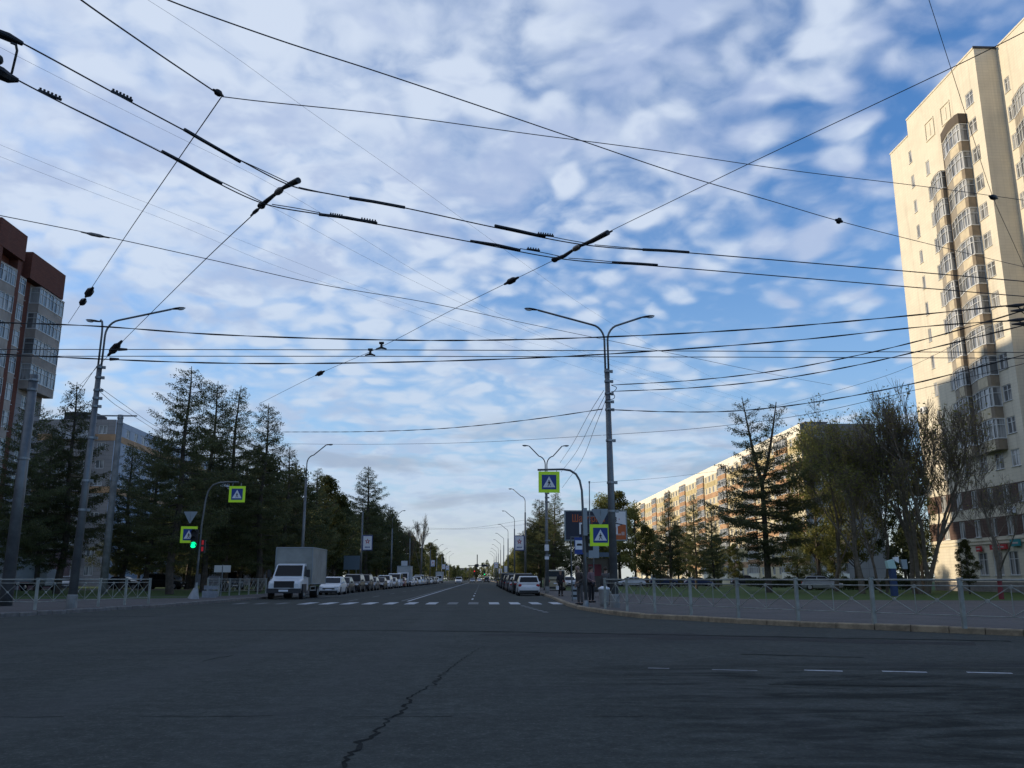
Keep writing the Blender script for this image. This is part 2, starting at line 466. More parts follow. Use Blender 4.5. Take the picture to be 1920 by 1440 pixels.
ragged([PZ(1390, 1227), PZ(1650, 1234)], [.12, .05], tr, .005, 8)
ragged([PZ(1440, 1283), PZ(1920, 1290)], [.04, .03], tr, .005, 9)
structure('road_crack', tr, tarm)
pt = MB()
ragged([PZ(900, 1190), PZ(1200, 1192), PZ(1500, 1199), PZ(1920, 1211)], [.5, 2.0, 1.2, .7], pt, .003, 11, .8)
structure('road_patch', pt, patchm)

# ============================================================ trees
def np_mesh(name, V, quads, mat_, parent, smooth=False):
    me = bpy.data.meshes.new(name)
    V = np.asarray(V, dtype=np.float32); Q = np.asarray(quads, dtype=np.int32)
    k = Q.shape[1]
    me.vertices.add(len(V)); me.vertices.foreach_set('co', V.ravel())
    me.loops.add(Q.size); me.loops.foreach_set('vertex_index', Q.ravel())
    me.polygons.add(len(Q)); me.polygons.foreach_set('loop_start', np.arange(0, Q.size, k, dtype=np.int32))
    me.materials.append(mat_)
    me.update(calc_edges=True); me.validate()
    o = bpy.data.objects.new(name, me); COL.objects.link(o); o.parent = parent
    return o
def leaf_quads(C, size, rng, flat=0.0, aspect=.5):
    n = len(C)
    a = rng.normal(size=(n, 3)); a[:, 2] *= (1 - flat); a /= np.linalg.norm(a, axis=1)[:, None]
    b = rng.normal(size=(n, 3)); b -= a * (a * b).sum(1)[:, None]; b /= np.linalg.norm(b, axis=1)[:, None]
    s = (size * rng.uniform(.6, 1.4, n))[:, None]
    a = a * s; b = b * s * aspect
    V = np.stack([C - a * .5, C + b * .5, C + a * .5, C - b * .5], 1).reshape(-1, 3)
    return V, np.arange(4 * n).reshape(n, 4)
def leaf_mat(name, c1, c2, c3, trans=.25):
    m = bpy.data.materials.new(name); m.use_nodes = True
    t = NT(m.node_tree); b = m.node_tree.nodes['Principled BSDF']
    P = t.n('ShaderNodeTexCoord').outputs['Object']
    oi = t.n('ShaderNodeObjectInfo').outputs['Random']
    c = t.mix(t.ramp(t.noise(P, .8, 4, .6), .35, .65), c1, c2)
    c = t.mix(t.ramp(t.noise(P, 6, 3, .6), .5, .7), c, c3)
    k = t.math('ADD', t.math('MULTIPLY', oi, .5), .75)
    c = t.mix(1.0, c, t.n('ShaderNodeCombineXYZ', ins={0: k, 1: k, 2: k}).outputs[0], 'MULTIPLY')
    m.node_tree.links.new(c, b.inputs['Base Color'])
    b.inputs['Roughness'].default_value = .75
    b.inputs['Specular IOR Level'].default_value = .15
    tr_ = t.n('ShaderNodeBsdfTranslucent', ins={'Color': c})
    mx = t.n('ShaderNodeMixShader', ins={0: trans, 1: b.outputs[0], 2: tr_.outputs[0]})
    m.node_tree.links.new(mx.outputs[0], m.node_tree.nodes['Material Output'].inputs[0])
    return m
bark = mat('dark_bark', (0.085, 0.070, 0.055), .95, 0, .4, 4, .6)
twigbark = mat('grey_brown_twigs', (0.15, 0.125, 0.095), .95, 0, .3, 4, .4)
larchleaf = leaf_mat('larch_needles', (0.090, 0.108, 0.050), (0.115, 0.125, 0.055), (0.15, 0.155, 0.07), .4)
youngleaf = leaf_mat('young_leaves', (0.17, 0.18, 0.055), (0.21, 0.20, 0.065), (0.26, 0.24, 0.09), .5)
greenleaf = leaf_mat('spring_leaves', (0.060, 0.070, 0.022), (0.090, 0.092, 0.028), (0.14, 0.13, 0.04), .35)
darkleaf = leaf_mat('dark_needles', (0.055, 0.070, 0.032), (0.075, 0.088, 0.038), (0.11, 0.115, 0.05), .3)


def larch(seed, H, R, leaders=1, leafmat=None, nb=80, dens=1.0, low=.12, lsize=.155):
    rng = np.random.default_rng(seed); rnd = random.Random(seed)
    root = empty('larch_tree', (0, 0, 0)); root['category'] = 'tree'
    tb = MB(); cent = []; tw = MB()
    tips = [((0, 0), H)] if leaders == 1 else [((-1.3, .3), H), ((1.7, -.3), H * .965)]
    split = .55 * H
    def axis(z, ld):
        (tx, ty), hh = ld
        if leaders == 1: return np.array([(.10 * math.sin(z * .6 + seed) + .22 * math.sin(z * .21 + seed * 2)) * min(1, z / 3), .1 * math.cos(z * .5), z])
        f_ = max(0, (z - split) / (hh - split)); f_ = f_ ** .75
        return np.array([tx * f_, ty * f_, z])
    for li, ld in enumerate(tips):
        zs = np.linspace(0 if li == 0 else split, ld[1], 12)
        tb.tube([axis(z, ld) for z in zs], [max(.025, .017 * H * (1 - z / H) ** .8 + .02) for z in zs], 8)
    for i in range(nb):
        ld = tips[i % len(tips)] if leaders > 1 else tips[0]
        f_ = low + (1 - low - .02) * ((i + rnd.random()) / nb) ** .95
        z = f_ * ld[1]
        pr = min(1, .35 + (f_ - low) / .22 * .65) * (1 - max(0, (f_ - .3)) / .72) ** .72
        if leaders > 1 and f_ > .6: pr *= .72
        L = max(.35, R * pr * rnd.uniform(.6, 1.15))
        if rnd.random() < .07: L *= 1.3
        a = i * 2.4 + rnd.uniform(-.5, .5)
        rise = -.12 + .75 * max(0, f_ - .3) + rnd.uniform(-.12, .12)
        dx, dy = math.cos(a), math.sin(a)
        base = axis(z, ld); n = 7; pts = []
        for k in range(n):
            s_ = k / (n - 1)
            wob = rnd.gauss(0, .03 * L)
            pts.append(base + np.array([dx * L * s_ - dy * wob * s_, dy * L * s_ + dx * wob * s_, L * (rise * s_ + .28 * s_ ** 2.2 - .10 * s_)]))
        tw.tube(pts, [max(.008, .012 * L * (1 - .85 * k / (n - 1)) + .008) for k in range(n)], 4, cap=False)
        m = max(4, int(L * 6.0))
        for j in range(m):
            s_ = .18 + .82 * (j + rnd.random()) / m
            k = min(n - 2, int(s_ * (n - 1))); q = s_ * (n - 1) - k
            p = pts[k] * (1 - q) + pts[k + 1] * q
            sl_ = (.30 + .34 * L * (1.1 - s_)) * rnd.uniform(.6, 1.2)
            sg = rnd.choice((-1, 1)); ang = a + sg * rnd.uniform(.7, 1.3)
            e = p + np.array([math.cos(ang) * sl_, math.sin(ang) * sl_, sl_ * rnd.uniform(-.35, .15)])
            tw.tube([p, e], [.008, .005], 3, cap=False)
            c_ = max(5, int(sl_ * 38 * dens * (1.15 - .35 * f_)))
            q = rng.random((c_, 1)); pp = p + (e - p) * q
            pp = pp + rng.normal(size=(c_, 3)) * np.array([.13, .13, .08]) - np.array([0, 0, 1]) * np.abs(rng.normal(size=(c_, 1))) * .10
            cent.append(pp)
    C = np.concatenate(cent)
    V, Q = leaf_quads(C, lsize, rng, aspect=.42)
    tb.f += [tuple(i + len(tb.v) for i in f) for f in tw.f]; tb.v += tw.v; tb.m += tw.m
    tb.build('trunk', bark, root)
    np_mesh('crown', V, Q, leafmat or larchleaf, root)
    return root


def bare_tree(seed, H, spread=.3, stems=1, leaves=900, lean=(0, 0), nleafmat=None, r0=.2, first=.22, levels=6, lsz=.12):
    rng = np.random.default_rng(seed); rnd = random.Random(seed)
    root = empty('deciduous_tree', (0, 0, 0)); root['category'] = 'tree'
    tb = MB(); cr = MB(); tips = []
    def grow(p, d, L, r, lvl):
        n = 4; pts = [p]; dd = d.copy()
        for k in range(n):
            dd = dd + np.array([rnd.gauss(0, .09), rnd.gauss(0, .09), .05 if lvl else 0])
            dd /= np.linalg.norm(dd); p = p + dd * L / n; pts.append(p)
        e = r * .62
        (tb if lvl < 2 else cr).tube(pts, [r + (e - r) * k / n for k in range(n + 1)], 6 if lvl < 2 else 3, cap=False)
        if lvl >= levels - 2:
            for q in pts[1:]: tips.append(q)
        if lvl >= levels: return
        kids = (rnd.choice((2, 3, 3)) if lvl < 3 else rnd.choice((3, 4))) if lvl else rnd.choice((4, 5))
        for c in range(kids):
            t_ = rnd.uniform(.45, 1.0) if c else 1.0
            i = min(n - 1, int(t_ * n)); b = pts[i] * (1 - (t_ * n - i)) + pts[i + 1] * (t_ * n - i) if i < n else pts[-1]
            an = rnd.uniform(0, 2 * math.pi); sp = rnd.uniform(.25, .75) * spread * 2.2 if c else rnd.uniform(.05, .3) * spread * 2
            side = np.array([math.cos(an), math.sin(an), 0])
            nd = dd + side * sp + np.array([0, 0, .20]); nd /= np.linalg.norm(nd)
            grow(b, nd, L * rnd.uniform(.60, .82), max(.010, e * rnd.uniform(.5, .75)) if c else e, lvl + 1)
    L0 = H * first
    for s_ in range(stems):
        an = s_ * 2.4 + seed; k = .0 if stems == 1 else .22
        d0 = np.array([math.cos(an) * k + lean[0], math.sin(an) * k + lean[1], 1.0]); d0 /= np.linalg.norm(d0)
        grow(np.array([math.cos(an) * k * 1.2, math.sin(an) * k * 1.2, 0.0]), d0, L0 * rnd.uniform(.9, 1.1), r0 * (1 if stems == 1 else .7), 0)
    zt = max(p[2] for p in tb.v + cr.v); k = H / zt
    for mb in (tb, cr): mb.v = [(x * (.5 + .5 * k), y * (.5 + .5 * k), z * k) for x, y, z in mb.v]
    T = np.array(tips) * np.array([.5 + .5 * k, .5 + .5 * k, k])
    tb.build('trunk', twigbark, root)
    C = T[rng.integers(0, len(T), leaves)] + rng.normal(size=(leaves, 3)) * .22
    V, Q = leaf_quads(C, lsz, rng, aspect=.7)
    base = len(cr.v)
    k0 = len(cr.v); cr.v += [tuple(map(float, q)) for q in V]; cr.f += [tuple(int(i) + k0 for i in q) for q in Q]
    cr.m += [1] * len(Q)
    cr.build('crown', [twigbark, nleafmat or youngleaf], root)
    return root


def leafy_tree(seed, H, R, lm, clumps=46, per=330, lsz=.24, base=.22, shape=1.0):
    rng = np.random.default_rng(seed); rnd = random.Random(seed)
    root = empty('leafy_tree', (0, 0, 0)); root['category'] = 'tree'
    tb = MB(); tb.tube([(0, 0, 0), (.05, 0, H * .3), (0, .1, H * .62), (.05, 0, H * .9)], [.018 * H, .013 * H, .008 * H, .003 * H], 7)
    cs = []
    for i in range(clumps):
        f_ = base + (1 - base) * ((i + .5) / clumps)
        rr = R * (math.sin(math.pi * min(1, max(0.02, (f_ - base) / (1 - base))) ** (.62 * shape)) ** .8) * rnd.uniform(.25, 1.0)
        a = i * 2.4 + rnd.uniform(-.4, .4)
        c = np.array([math.cos(a) * rr, math.sin(a) * rr, f_ * H * rnd.uniform(.96, 1.02)])
        r_ = R * rnd.uniform(.16, .34)
        tb.tube([(0, 0, max(.15 * H, c[2] - rr * .9)), tuple(c)], [.004 * H + .01, .008], 4, cap=False)
        n = int(per * rnd.uniform(.5, 1.2))
        q = rng.normal(size=(n, 3)); q /= np.linalg.norm(q, axis=1)[:, None]; q *= (rng.random((n, 1)) ** .45)
        cs.append(c + q * np.array([r_, r_, r_ * .75]))
    C = np.concatenate(cs); C = C[C[:, 2] > .4]
    V, Q = leaf_quads(C, lsz, rng, aspect=.6)
    tb.build('trunk', bark, root)
    np_mesh('crown', V, Q, lm, root)
    return root


rs = random.Random(11)
GZ = .10
def put_tree(key, fn, H0, px, topy, Y, label, group=None, wide=1.0):
    p = PY(px, topy, Y); s_ = (p[2] - GZ) / H0
    q = PY(px, 1000, Y)
    return spawn(key, fn, (q[0], Y, GZ), label, group, rz=rs.uniform(0, 6.28), scale=(s_ * wide, s_ * wide, s_))
LA = ('larchA', lambda: larch(1, 18, 4.9, nb=92, dens=1.15), 18)
LB = ('larchB', lambda: larch(2, 18, 4.3, nb=98, dens=1.15), 18)
LC = ('larchC', lambda: larch(3, 18, 4.8, nb=90, dens=1.3), 18)
LG = 'larches on the left lawn'
for (k, px, ty, Y, wd, lb) in [
    (LA, 30, 748, 70, 1.0, 'leftmost dark larch, standing behind the thick concrete pole'),
    (LB, 118, 716, 74, .95, 'tall larch between the thick concrete pole and the left street lamp'),
    (LC, 78, 800, 92, .9, 'shorter larch behind the two at the left edge'),
    (LB, 236, 830, 96, 1.0, 'low larch in front of the pale blue apartment block'),
    (LA, 328, 686, 70, 1.0, 'tallest larch of the left lawn, crown top highest against the sky'),
    (LC, 388, 714, 80, .9, 'larch just right of the tallest one on the left lawn'),
    (LB, 428, 722, 88, .95, 'pointed larch behind the left crosswalk sign arch'),
    (LA, 284, 800, 90, .9, 'larch half hidden at the left side of the tallest one'),
    (LC, 490, 756, 82, .95, 'larch above the cab of the parked truck'),
    (LB, 535, 838, 94, 1.0, 'larch behind the box of the parked truck'),
    (LC, 455, 845, 104, 1.2, 'low dense larch filling the gap behind the left signal pole'),
    (LA, 360, 860, 104, 1.2, 'low larch deep behind the tallest larch'),
]:
    put_tree(k[0], k[1], k[2], px, ty, Y, lb, LG, wd)
# the avenue's left row
LT1 = ('leafA', lambda: leafy_tree(21, 14, 4.2, darkleaf), 14)
LT2 = ('leafB', lambda: leafy_tree(22, 14, 3.6, greenleaf, shape=1.2), 14)
LT3 = ('leafC', lambda: leafy_tree(23, 13, 4.0, youngleaf, per=260), 13)
LTG = 'trees of the left avenue row'
seq = [LT1, LB, LT2, LT1, LA, LT2, LT1, LT1, LC, LT1, LT2, LT1, LT2, LT1, LT2, LT2, LT1, LT3, LT2, LT1, LT3, LT2, LT1, LT2, LT3, LT1, LT2, LT3]
rr_ = random.Random(4)
Y = 100
for i, k in enumerate(seq):
    hgt = rr_.uniform(12.5, 15.5) if k in (LT1, LT2, LT3) else rr_.uniform(14.5, 16.5)
    if i == 4: hgt = 20.3; Y = 150
    if i > 14: hgt *= rr_.uniform(.8, 1.0)
    s_ = hgt / k[2]
    spawn(k[0], k[1], (-20.5 + rr_.uniform(-1, 1.2), Y, GZ), ('%s tree of the left avenue row counted from the truck, %s' % (ORD[i], 'spiky larch' if k in (LA, LB, LC) else 'rounded leafy crown')), LTG, rz=rr_.uniform(0, 6), scale=(s_ * 1.1, s_ * 1.1, s_))
    Y += rr_.uniform(8, 10.5) if i < 10 else rr_.uniform(13, 19)
Y = 108
for i in range(9):
    k = [LT1, LT2, LT1, LT1, LC][i % 5]; s_ = rr_.uniform(13, 16) / k[2]
    spawn(k[0], k[1], (-28 + rr_.uniform(-2, 2), Y, GZ), '%s tree of the second row behind the left avenue trees' % ORD[i], 'second row of trees on the left', rz=rr_.uniform(0, 6), scale=(s_ * 1.2, s_ * 1.2, s_))
    Y += 13
Y = 112
for i in range(17):
    k = [LT1, LT2, LT1][i % 3]; s_ = rr_.uniform(11, 14.5) / k[2]
    spawn(k[0], k[1], (-37 + rr_.uniform(-3, 3), Y, GZ), '%s tree of the third, deepest row behind the left avenue trees' % ORD[i], 'third row of trees on the left', rz=rr_.uniform(0, 6), scale=(s_ * 1.35, s_ * 1.35, s_))
    Y += rr_.uniform(10, 16)
for i in range(8):
    k = [LT1, LT2][i % 2]; s_ = rr_.uniform(7, 10) / k[2]
    q = PY(225 + i * 42, 1000, 124 + (i % 3) * 6)
    spawn(k[0], k[1], (q[0], q[1], GZ), '%s low dark tree from the left behind the trunks of the left larches' % ORD[i], 'low trees behind the left larches', rz=rr_.uniform(0, 6), scale=(s_ * 1.5, s_ * 1.5, s_))
for i in range(12):
    k = [LT1, LT2, LT1][i % 3]; s_ = rr_.uniform(9, 13) / k[2]
    spawn(k[0], k[1], (72 + i * 5.5 + rr_.uniform(-1, 1), 168 + rr_.uniform(-12, 20) + i * 2, GZ), '%s distant tree from the left in the gap between the long block and the tower' % ORD[i], 'trees filling the gap left of the tower', rz=rr_.uniform(0, 6), scale=(s_ * 1.3, s_ * 1.3, s_))
for i, (px, ty, Y) in enumerate([(1222, 1000, 132), (1268, 985, 128), (1290, 1010, 126), (1342, 1005, 124), (1375, 1020, 122), (1490, 1000, 118), (1530, 1010, 116)]):
    k = [LT3, LT2, LT3][i % 3]; q = PY(px, ty, Y); s_ = (q[2] - GZ) / k[2]
    spawn(k[0], k[1], (q[0], Y, GZ), '%s low yellow-green tree from the left at the foot of the long block' % ORD[i], 'low trees at the foot of the long block', rz=rr_.uniform(0, 6), scale=(s_ * 1.1, s_ * 1.1, s_))
BT = ('bareA', lambda: bare_tree(31, 16, .34, 1, 500, r0=.2), 16)
put_tree(*BT, 790, 962, 225, 'bare birch with fine twigs rising above the left avenue row')
put_tree(*BT, 762, 985, 200, 'smaller bare tree left of the bare birch over the left row')
# right side, beyond the junction
RG = 'dark conifers beside the right lamp posts'
for px, ty, Y, k, lb in [(1012, 935, 122, LC, 'dark larch just left of the near right crosswalk sign arch'),
                         (1040, 922, 118, LB, 'dark larch behind the hanging crosswalk sign on the right'),
                         (1026, 952, 135, LA, 'low dark larch between the two by the hanging sign')]:
    s_ = 1
    put_tree(k[0], k[1], k[2], px, ty, Y, lb, RG, 1.15)
RR = 'trees of the right avenue row'
Y = 150
for i in range(15):
    k = [LT2, LT3, LT1, LT2, LT3][i % 5]; s_ = rr_.uniform(10.5, 13) / k[2] * (1 if i < 8 else .85)
    spawn(k[0], k[1], (11.0 + rr_.uniform(-1, 1.5), Y, GZ), '%s tree of the right avenue row counted from the billboard' % ORD[i], RR, rz=rr_.uniform(0, 6), scale=(s_, s_, s_))
    Y += rr_.uniform(13, 22)
for px, ty, Y, k, wd, lb in [
    (1130, 935, 150, LT3, 1.0, 'rounded yellow-green tree rising left of the right street lamp pole'),
    (1160, 922, 156, LT2, 1.1, 'rounded brownish-green tree just right of the billboard top'),
    (1190, 950, 145, LT3, 1.0, 'rounded tree at the far end of the long apartment block'),
    (1210, 985, 128, LT2, 1.0, 'low round tree right of the billboard'),
    (1095, 985, 145, LT1, 1.2, 'dark tree behind the navy billboard'),
    (1070, 975, 138, LT1, 1.1, 'dark tree left of the navy billboard'),
    (1130, 1000, 118, LT2, 1.1, 'low tree under the billboard'),
    (1255, 918, 112, LB, .85, 'slim young larch left of the broad larch on the right lawn'),
    (1302, 925, 108, LA, .8, 'young larch standing closest to the left of the broad larch'),
    (1235, 990, 120, LC, .8, 'smallest young larch of the right lawn'),
    (1335, 945, 112, LC, .85, 'young larch half hidden behind the broad larch'),
]:
    put_tree(k[0], k[1], k[2], px, ty, Y, lb, None, wd)
BIG = ('bigLarch', lambda: larch(7, 18, 6.0, 2, nb=104, dens=1.05, low=.14, lsize=.155), 18)
p = PY(1435, 1000, 78)
bigl = spawn('bigLarch', BIG[1], (p[0], 78, GZ), 'broad larch with two tops in front of the long orange and cream block', rz=0, scale=(1.0, 1.0, (PY(1365, 742, 78)[2] - GZ) / 18))
for args in [
    (('bareB', lambda: bare_tree(41, 17.4, .36, 1, 4500, r0=.17, first=.25, lsz=.15), 17.4), 1607, 738, 72, 'leaning bare tree with tiny leaves in front of the end wall of the long block', 1.5),
    (('bareC', lambda: bare_tree(42, 17, .42, 1, 4200, r0=.15, first=.26, lsz=.15), 17), 1560, 775, 84, 'budding tree over the corner of the long apartment block', 1.5),
    (('bareD', lambda: bare_tree(43, 17, .36, 2, 3000, r0=.15, first=.24, lsz=.15), 17), 1650, 755, 76, 'thin upright bare tree between the long block and the tower', 1.3),
    (('bareE', lambda: bare_tree(44, 17, .32, 4, 4500, r0=.16, first=.20, lsz=.14), 17), 1718, 730, 71, 'widest many-stemmed bare tree left of the cream tower', 1.6),
    (('bareF', lambda: bare_tree(45, 13, .5, 1, 400, r0=.17, first=.28, lsz=.12), 13), 1862, 845, 60, 'sparse bare tree in front of the tower ground floor shops', 1.4),
]:
    k, px, ty, Y, lb, wd = args
    put_tree(k[0], k[1], k[2], px, ty, Y, lb, None, wd)
put_tree(*LT3, 1530, 812, 96, 'yellow-green tree screening the near corner of the long block', None, .8)
put_tree(*LT3, 1600, 850, 98, 'yellow-green tree before the grey end wall of the long block', None, .8)
put_tree(*LT1, 1722, 850, 92, 'dark dense evergreen behind the many-stemmed bare tree', None, .75)
put_tree(*LT1, 1690, 880, 96, 'dark evergreen behind the blue and white stand', None, .75)
put_tree(*LT2, 1560, 985, 104, 'low green tree at the foot of the long block corner', None, .9)
put_tree(*LT2, 1806, 1012, 70, 'small round shrub by the tower wall', None, 1.0)


def hedge_fn():
    rng = np.random.default_rng(5)
    root = empty('hedge', (0, 0, 0)); root['category'] = 'hedge'
    n = 9000; C = np.stack([rng.uniform(-7, 7, n), rng.normal(0, .45, n), rng.random(n) ** .6 * (1.35)], 1)
    C[:, 2] *= .85 + .3 * np.sin(C[:, 0] * 1.7) * .5 + .15 * np.sin(C[:, 0] * 4.1)
    V, Q = leaf_quads(C, .2, rng, aspect=.6)
    np_mesh('foliage', V, Q, darkleaf, root)
    mb = MB()
    for i in range(28): mb.tube([(-6.8 + i * .5, .1, 0), (-6.8 + i * .5 + .1, 0, .9)], [.025, .01], 4)
    mb.build('stems', bark, root)
    return root
for i, (x, y) in enumerate([(20, 150.5), (34, 150.5), (48, 136), (44, 118), (41, 96)]):
    spawn('hedge', hedge_fn, (x, y, GZ), ['hedge behind the white parked car on the right service road', 'hedge behind the dark cars on the right service road', 'hedge near the corner of the long block',
          'hedge behind the blue and white stand', 'hedge at the foot of the cream tower'][i], 'clipped hedges on the right lawn')

rngw = np.random.default_rng(77)
def woodland(segs, n):
    C = []
    tot = sum(math.dist(a, b) for a, b in segs)
    for a, b in segs:
        m_ = int(n * math.dist(a, b) / tot); t_ = rngw.random(m_)
        x = a[0] + (b[0] - a[0]) * t_; y = a[1] + (b[1] - a[1]) * t_ + rngw.normal(0, 9, m_)
        top = 11 + 2.5 * np.sin(x * .09) + 2 * np.sin(x * .23 + 1) + 1.6 * np.sin(x * .61) + 1.2 * np.sin(x * 1.3 + 2)
        C.append(np.stack([x, y, top * rngw.random(m_) ** .7], 1))
    return leaf_quads(np.concatenate(C), 1.3, rngw, aspect=.8)
V_, Q_ = woodland([((-520, 420), (-60, 520)), ((-60, 520), (-45, 640)), ((-45, 700), (60, 705)), ((62, 360), (150, 330)), ((150, 330), (520, 300))], 60000)
wo = np_mesh('distant_woodland', V_, Q_, greenleaf, None); tag(wo, 'far off belt of spring-green woodland along the horizon', 'woodland', kind='stuff')

# trees closing the avenue far away
for i in range(22):
    k = [LT3, LT2, LT3, LT3][i % 4]; s_ = rr_.uniform(8, 12.5) / k[2]
    x = -40 + i * 4.0 + rr_.uniform(-1, 1)
    spawn(k[0], k[1], (x, 640 + rr_.uniform(-20, 40), -.05), '%s tree from the left among those closing the far end of the avenue' % ORD[i], 'trees at the far end of the avenue', rz=rr_.uniform(0, 6), scale=s_)

# ============================================================ buildings
def tile_mat(name, c1, c2, sx, sz, mortar=.03, bricks=False, dark=.55):
    m = bpy.data.materials.new(name); m.use_nodes = True
    t = NT(m.node_tree); b = m.node_tree.nodes['Principled BSDF']
    P = t.n('ShaderNodeTexCoord').outputs['Object']
    s_ = t.n('ShaderNodeSeparateXYZ', ins={0: P})
    uv = t.n('ShaderNodeCombineXYZ', ins={0: t.math('ADD', s_.outputs[0], s_.outputs[1]), 1: s_.outputs[2], 2: 0.0}).outputs[0]
    br = t.n('ShaderNodeTexBrick', offset=.5 if bricks else 0.0, ins={'Vector': uv, 'Color1': (*c1, 1), 'Color2': (*c2, 1), 'Mortar': (*[q * dark for q in c1], 1), 'Scale': 1.0,
             'Mortar Size': mortar * .5, 'Brick Width': sx, 'Row Height': sz})
    nz = t.ramp(t.noise(P, .35, 6, .65, .4), .35, .7)
    c = t.mix(t.math('MULTIPLY', nz, .22), br.outputs[0], tuple(q * .55 for q in c1))
    mp = t.n('ShaderNodeMapping', ins={'Vector': P, 'Scale': (1.4, 1.4, .06)}).outputs[0]
    c = t.mix(t.math('MULTIPLY', t.ramp(t.noise(mp, 1, 5, .6), .52, .72), .18), c, (0.10, 0.085, 0.07))
    m.node_tree.links.new(c, b.inputs['Base Color'])
    b.inputs['Roughness'].default_value = .85
    b.inputs['Specular IOR Level'].default_value = .25
    return m
cream = tile_mat('cream_facing_tiles', (0.68, 0.62, 0.49), (0.65, 0.59, 0.47), .6, .3, .03, dark=.82)
brownband = tile_mat('brown_facing_tiles', (0.13, 0.085, 0.07), (0.11, 0.075, 0.062), .6, .3)
brick = tile_mat('red_brick', (0.17, 0.062, 0.042), (0.13, 0.05, 0.036), .5, .16, .03, True)
greywall = tile_mat('grey_panel_wall', (0.30, 0.28, 0.27), (0.27, 0.255, 0.25), 1.2, .6)
whiteblue = tile_mat('pale_panel_wall', (0.42, 0.46, 0.52), (0.38, 0.42, 0.48), 3.2, 2.9, .05)
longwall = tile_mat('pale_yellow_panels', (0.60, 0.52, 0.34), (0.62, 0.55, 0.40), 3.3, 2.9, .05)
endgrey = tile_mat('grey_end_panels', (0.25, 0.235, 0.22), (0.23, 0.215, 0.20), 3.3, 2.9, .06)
attic = mat('white_attic', (0.78, 0.74, 0.62), .8, 0, .1, .4)
orange = mat('orange_parapet', (0.47, 0.28, 0.15), .8, 0, .25, .6, objvar=.12)
beigeparapet = mat('beige_parapet', (0.38, 0.32, 0.27), .8, 0, .25, .6, objvar=.1)
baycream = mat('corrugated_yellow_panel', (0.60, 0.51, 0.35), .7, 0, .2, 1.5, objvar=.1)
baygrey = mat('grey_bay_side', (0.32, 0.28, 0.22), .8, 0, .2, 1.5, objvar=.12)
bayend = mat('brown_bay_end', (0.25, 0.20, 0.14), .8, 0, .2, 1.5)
framew = mat('white_window_frame', (0.62, 0.63, 0.62), .45, objvar=.1)
frameb = mat('brown_window_frame', (0.16, 0.11, 0.08), .6, objvar=.2)
roofm = mat('bitumen_roof', (0.05, 0.05, 0.055), .9)
def glass_mat():
    m = bpy.data.materials.new('window_glass'); m.use_nodes = True
    t = NT(m.node_tree); b = m.node_tree.nodes['Principled BSDF']
    P = t.n('ShaderNodeTexCoord').outputs['Object']; oi = t.n('ShaderNodeObjectInfo').outputs['Random']
    s_ = t.n('ShaderNodeSeparateXYZ', ins={0: P})
    mp = t.n('ShaderNodeMapping', ins={'Vector': P, 'Scale': (6, 6, .3)}).outputs[0]
    fold = t.noise(mp, 1.5, 3, .6)
    cur = t.mix(t.ramp(fold, .35, .65), (0.50, 0.49, 0.46), (0.32, 0.32, 0.31))
    off = t.n('ShaderNodeCombineXYZ', ins={0: t.math('MULTIPLY', oi, 40.0), 1: 0.0, 2: 0.0}).outputs[0]
    pv_ = t.n('ShaderNodeVectorMath', operation='ADD', ins={0: P, 1: off}).outputs[0]
    pm_ = t.n('ShaderNodeMapping', ins={'Vector': pv_, 'Scale': (.9, .9, .1)}).outputs[0]
    drawn = t.ramp(t.noise(pm_, 1.3, 2, .5), .47, .53)
    c = t.mix(t.math('ADD', t.math('MULTIPLY', drawn, .6), .24), (0.03, 0.035, 0.04), cur)
    m.node_tree.links.new(c, b.inputs['Base Color'])
    b.inputs['Roughness'].default_value = .07
    b.inputs['Specular IOR Level'].default_value = .8
    bn = t.n('ShaderNodeBump', ins={'Strength': .08, 'Distance': .05, 'Height': t.noise(pv_, 1.1, 2)})
    m.node_tree.links.new(bn.outputs[0], b.inputs['Normal'])
    return m
glassm = glass_mat()


def wall_holes(mb, W_, z0, z1, holes, x0=0.0, depth=.14, mat_=0):
    """vertical wall in the plane y=0 facing -y with real openings and reveals"""
    xs = sorted({round(q, 4) for h in holes for q in h[:2]} | {x0, W_}); zs = sorted({round(q, 4) for h in holes for q in h[2:4]} | {z0, z1})
    xs = [q for q in xs if x0 - 1e-4 <= q <= W_ + 1e-4]; zs = [q for q in zs if z0 - 1e-4 <= q <= z1 + 1e-4]
    for j in range(len(zs) - 1):
        zc = (zs[j] + zs[j + 1]) / 2
        row = [h for h in holes if h[2] < zc < h[3]]
        start = None
        for i in range(len(xs)):
            solid = i < len(xs) - 1 and not any(h[0] < (xs[i] + xs[i + 1]) / 2 < h[1] for h in row)
            if solid and start is None: start = xs[i]
            if not solid and start is not None:
                mb.add([(start, 0, zs[j]), (xs[i], 0, zs[j]), (xs[i], 0, zs[j + 1]), (start, 0, zs[j + 1])], [(0, 1, 2, 3)], mat_); start = None
    for a, b, c, d_ in [h[:4] for h in holes]:
        mb.add([(a, 0, c), (b, 0, c), (b, 0, d_), (a, 0, d_), (a, depth, c), (b, depth, c), (b, depth, d_), (a, depth, d_)],
               [(0, 4, 5, 1), (1, 5, 6, 2), (2, 6, 7, 3), (3, 7, 4, 0)], mat_)
WIN = {}
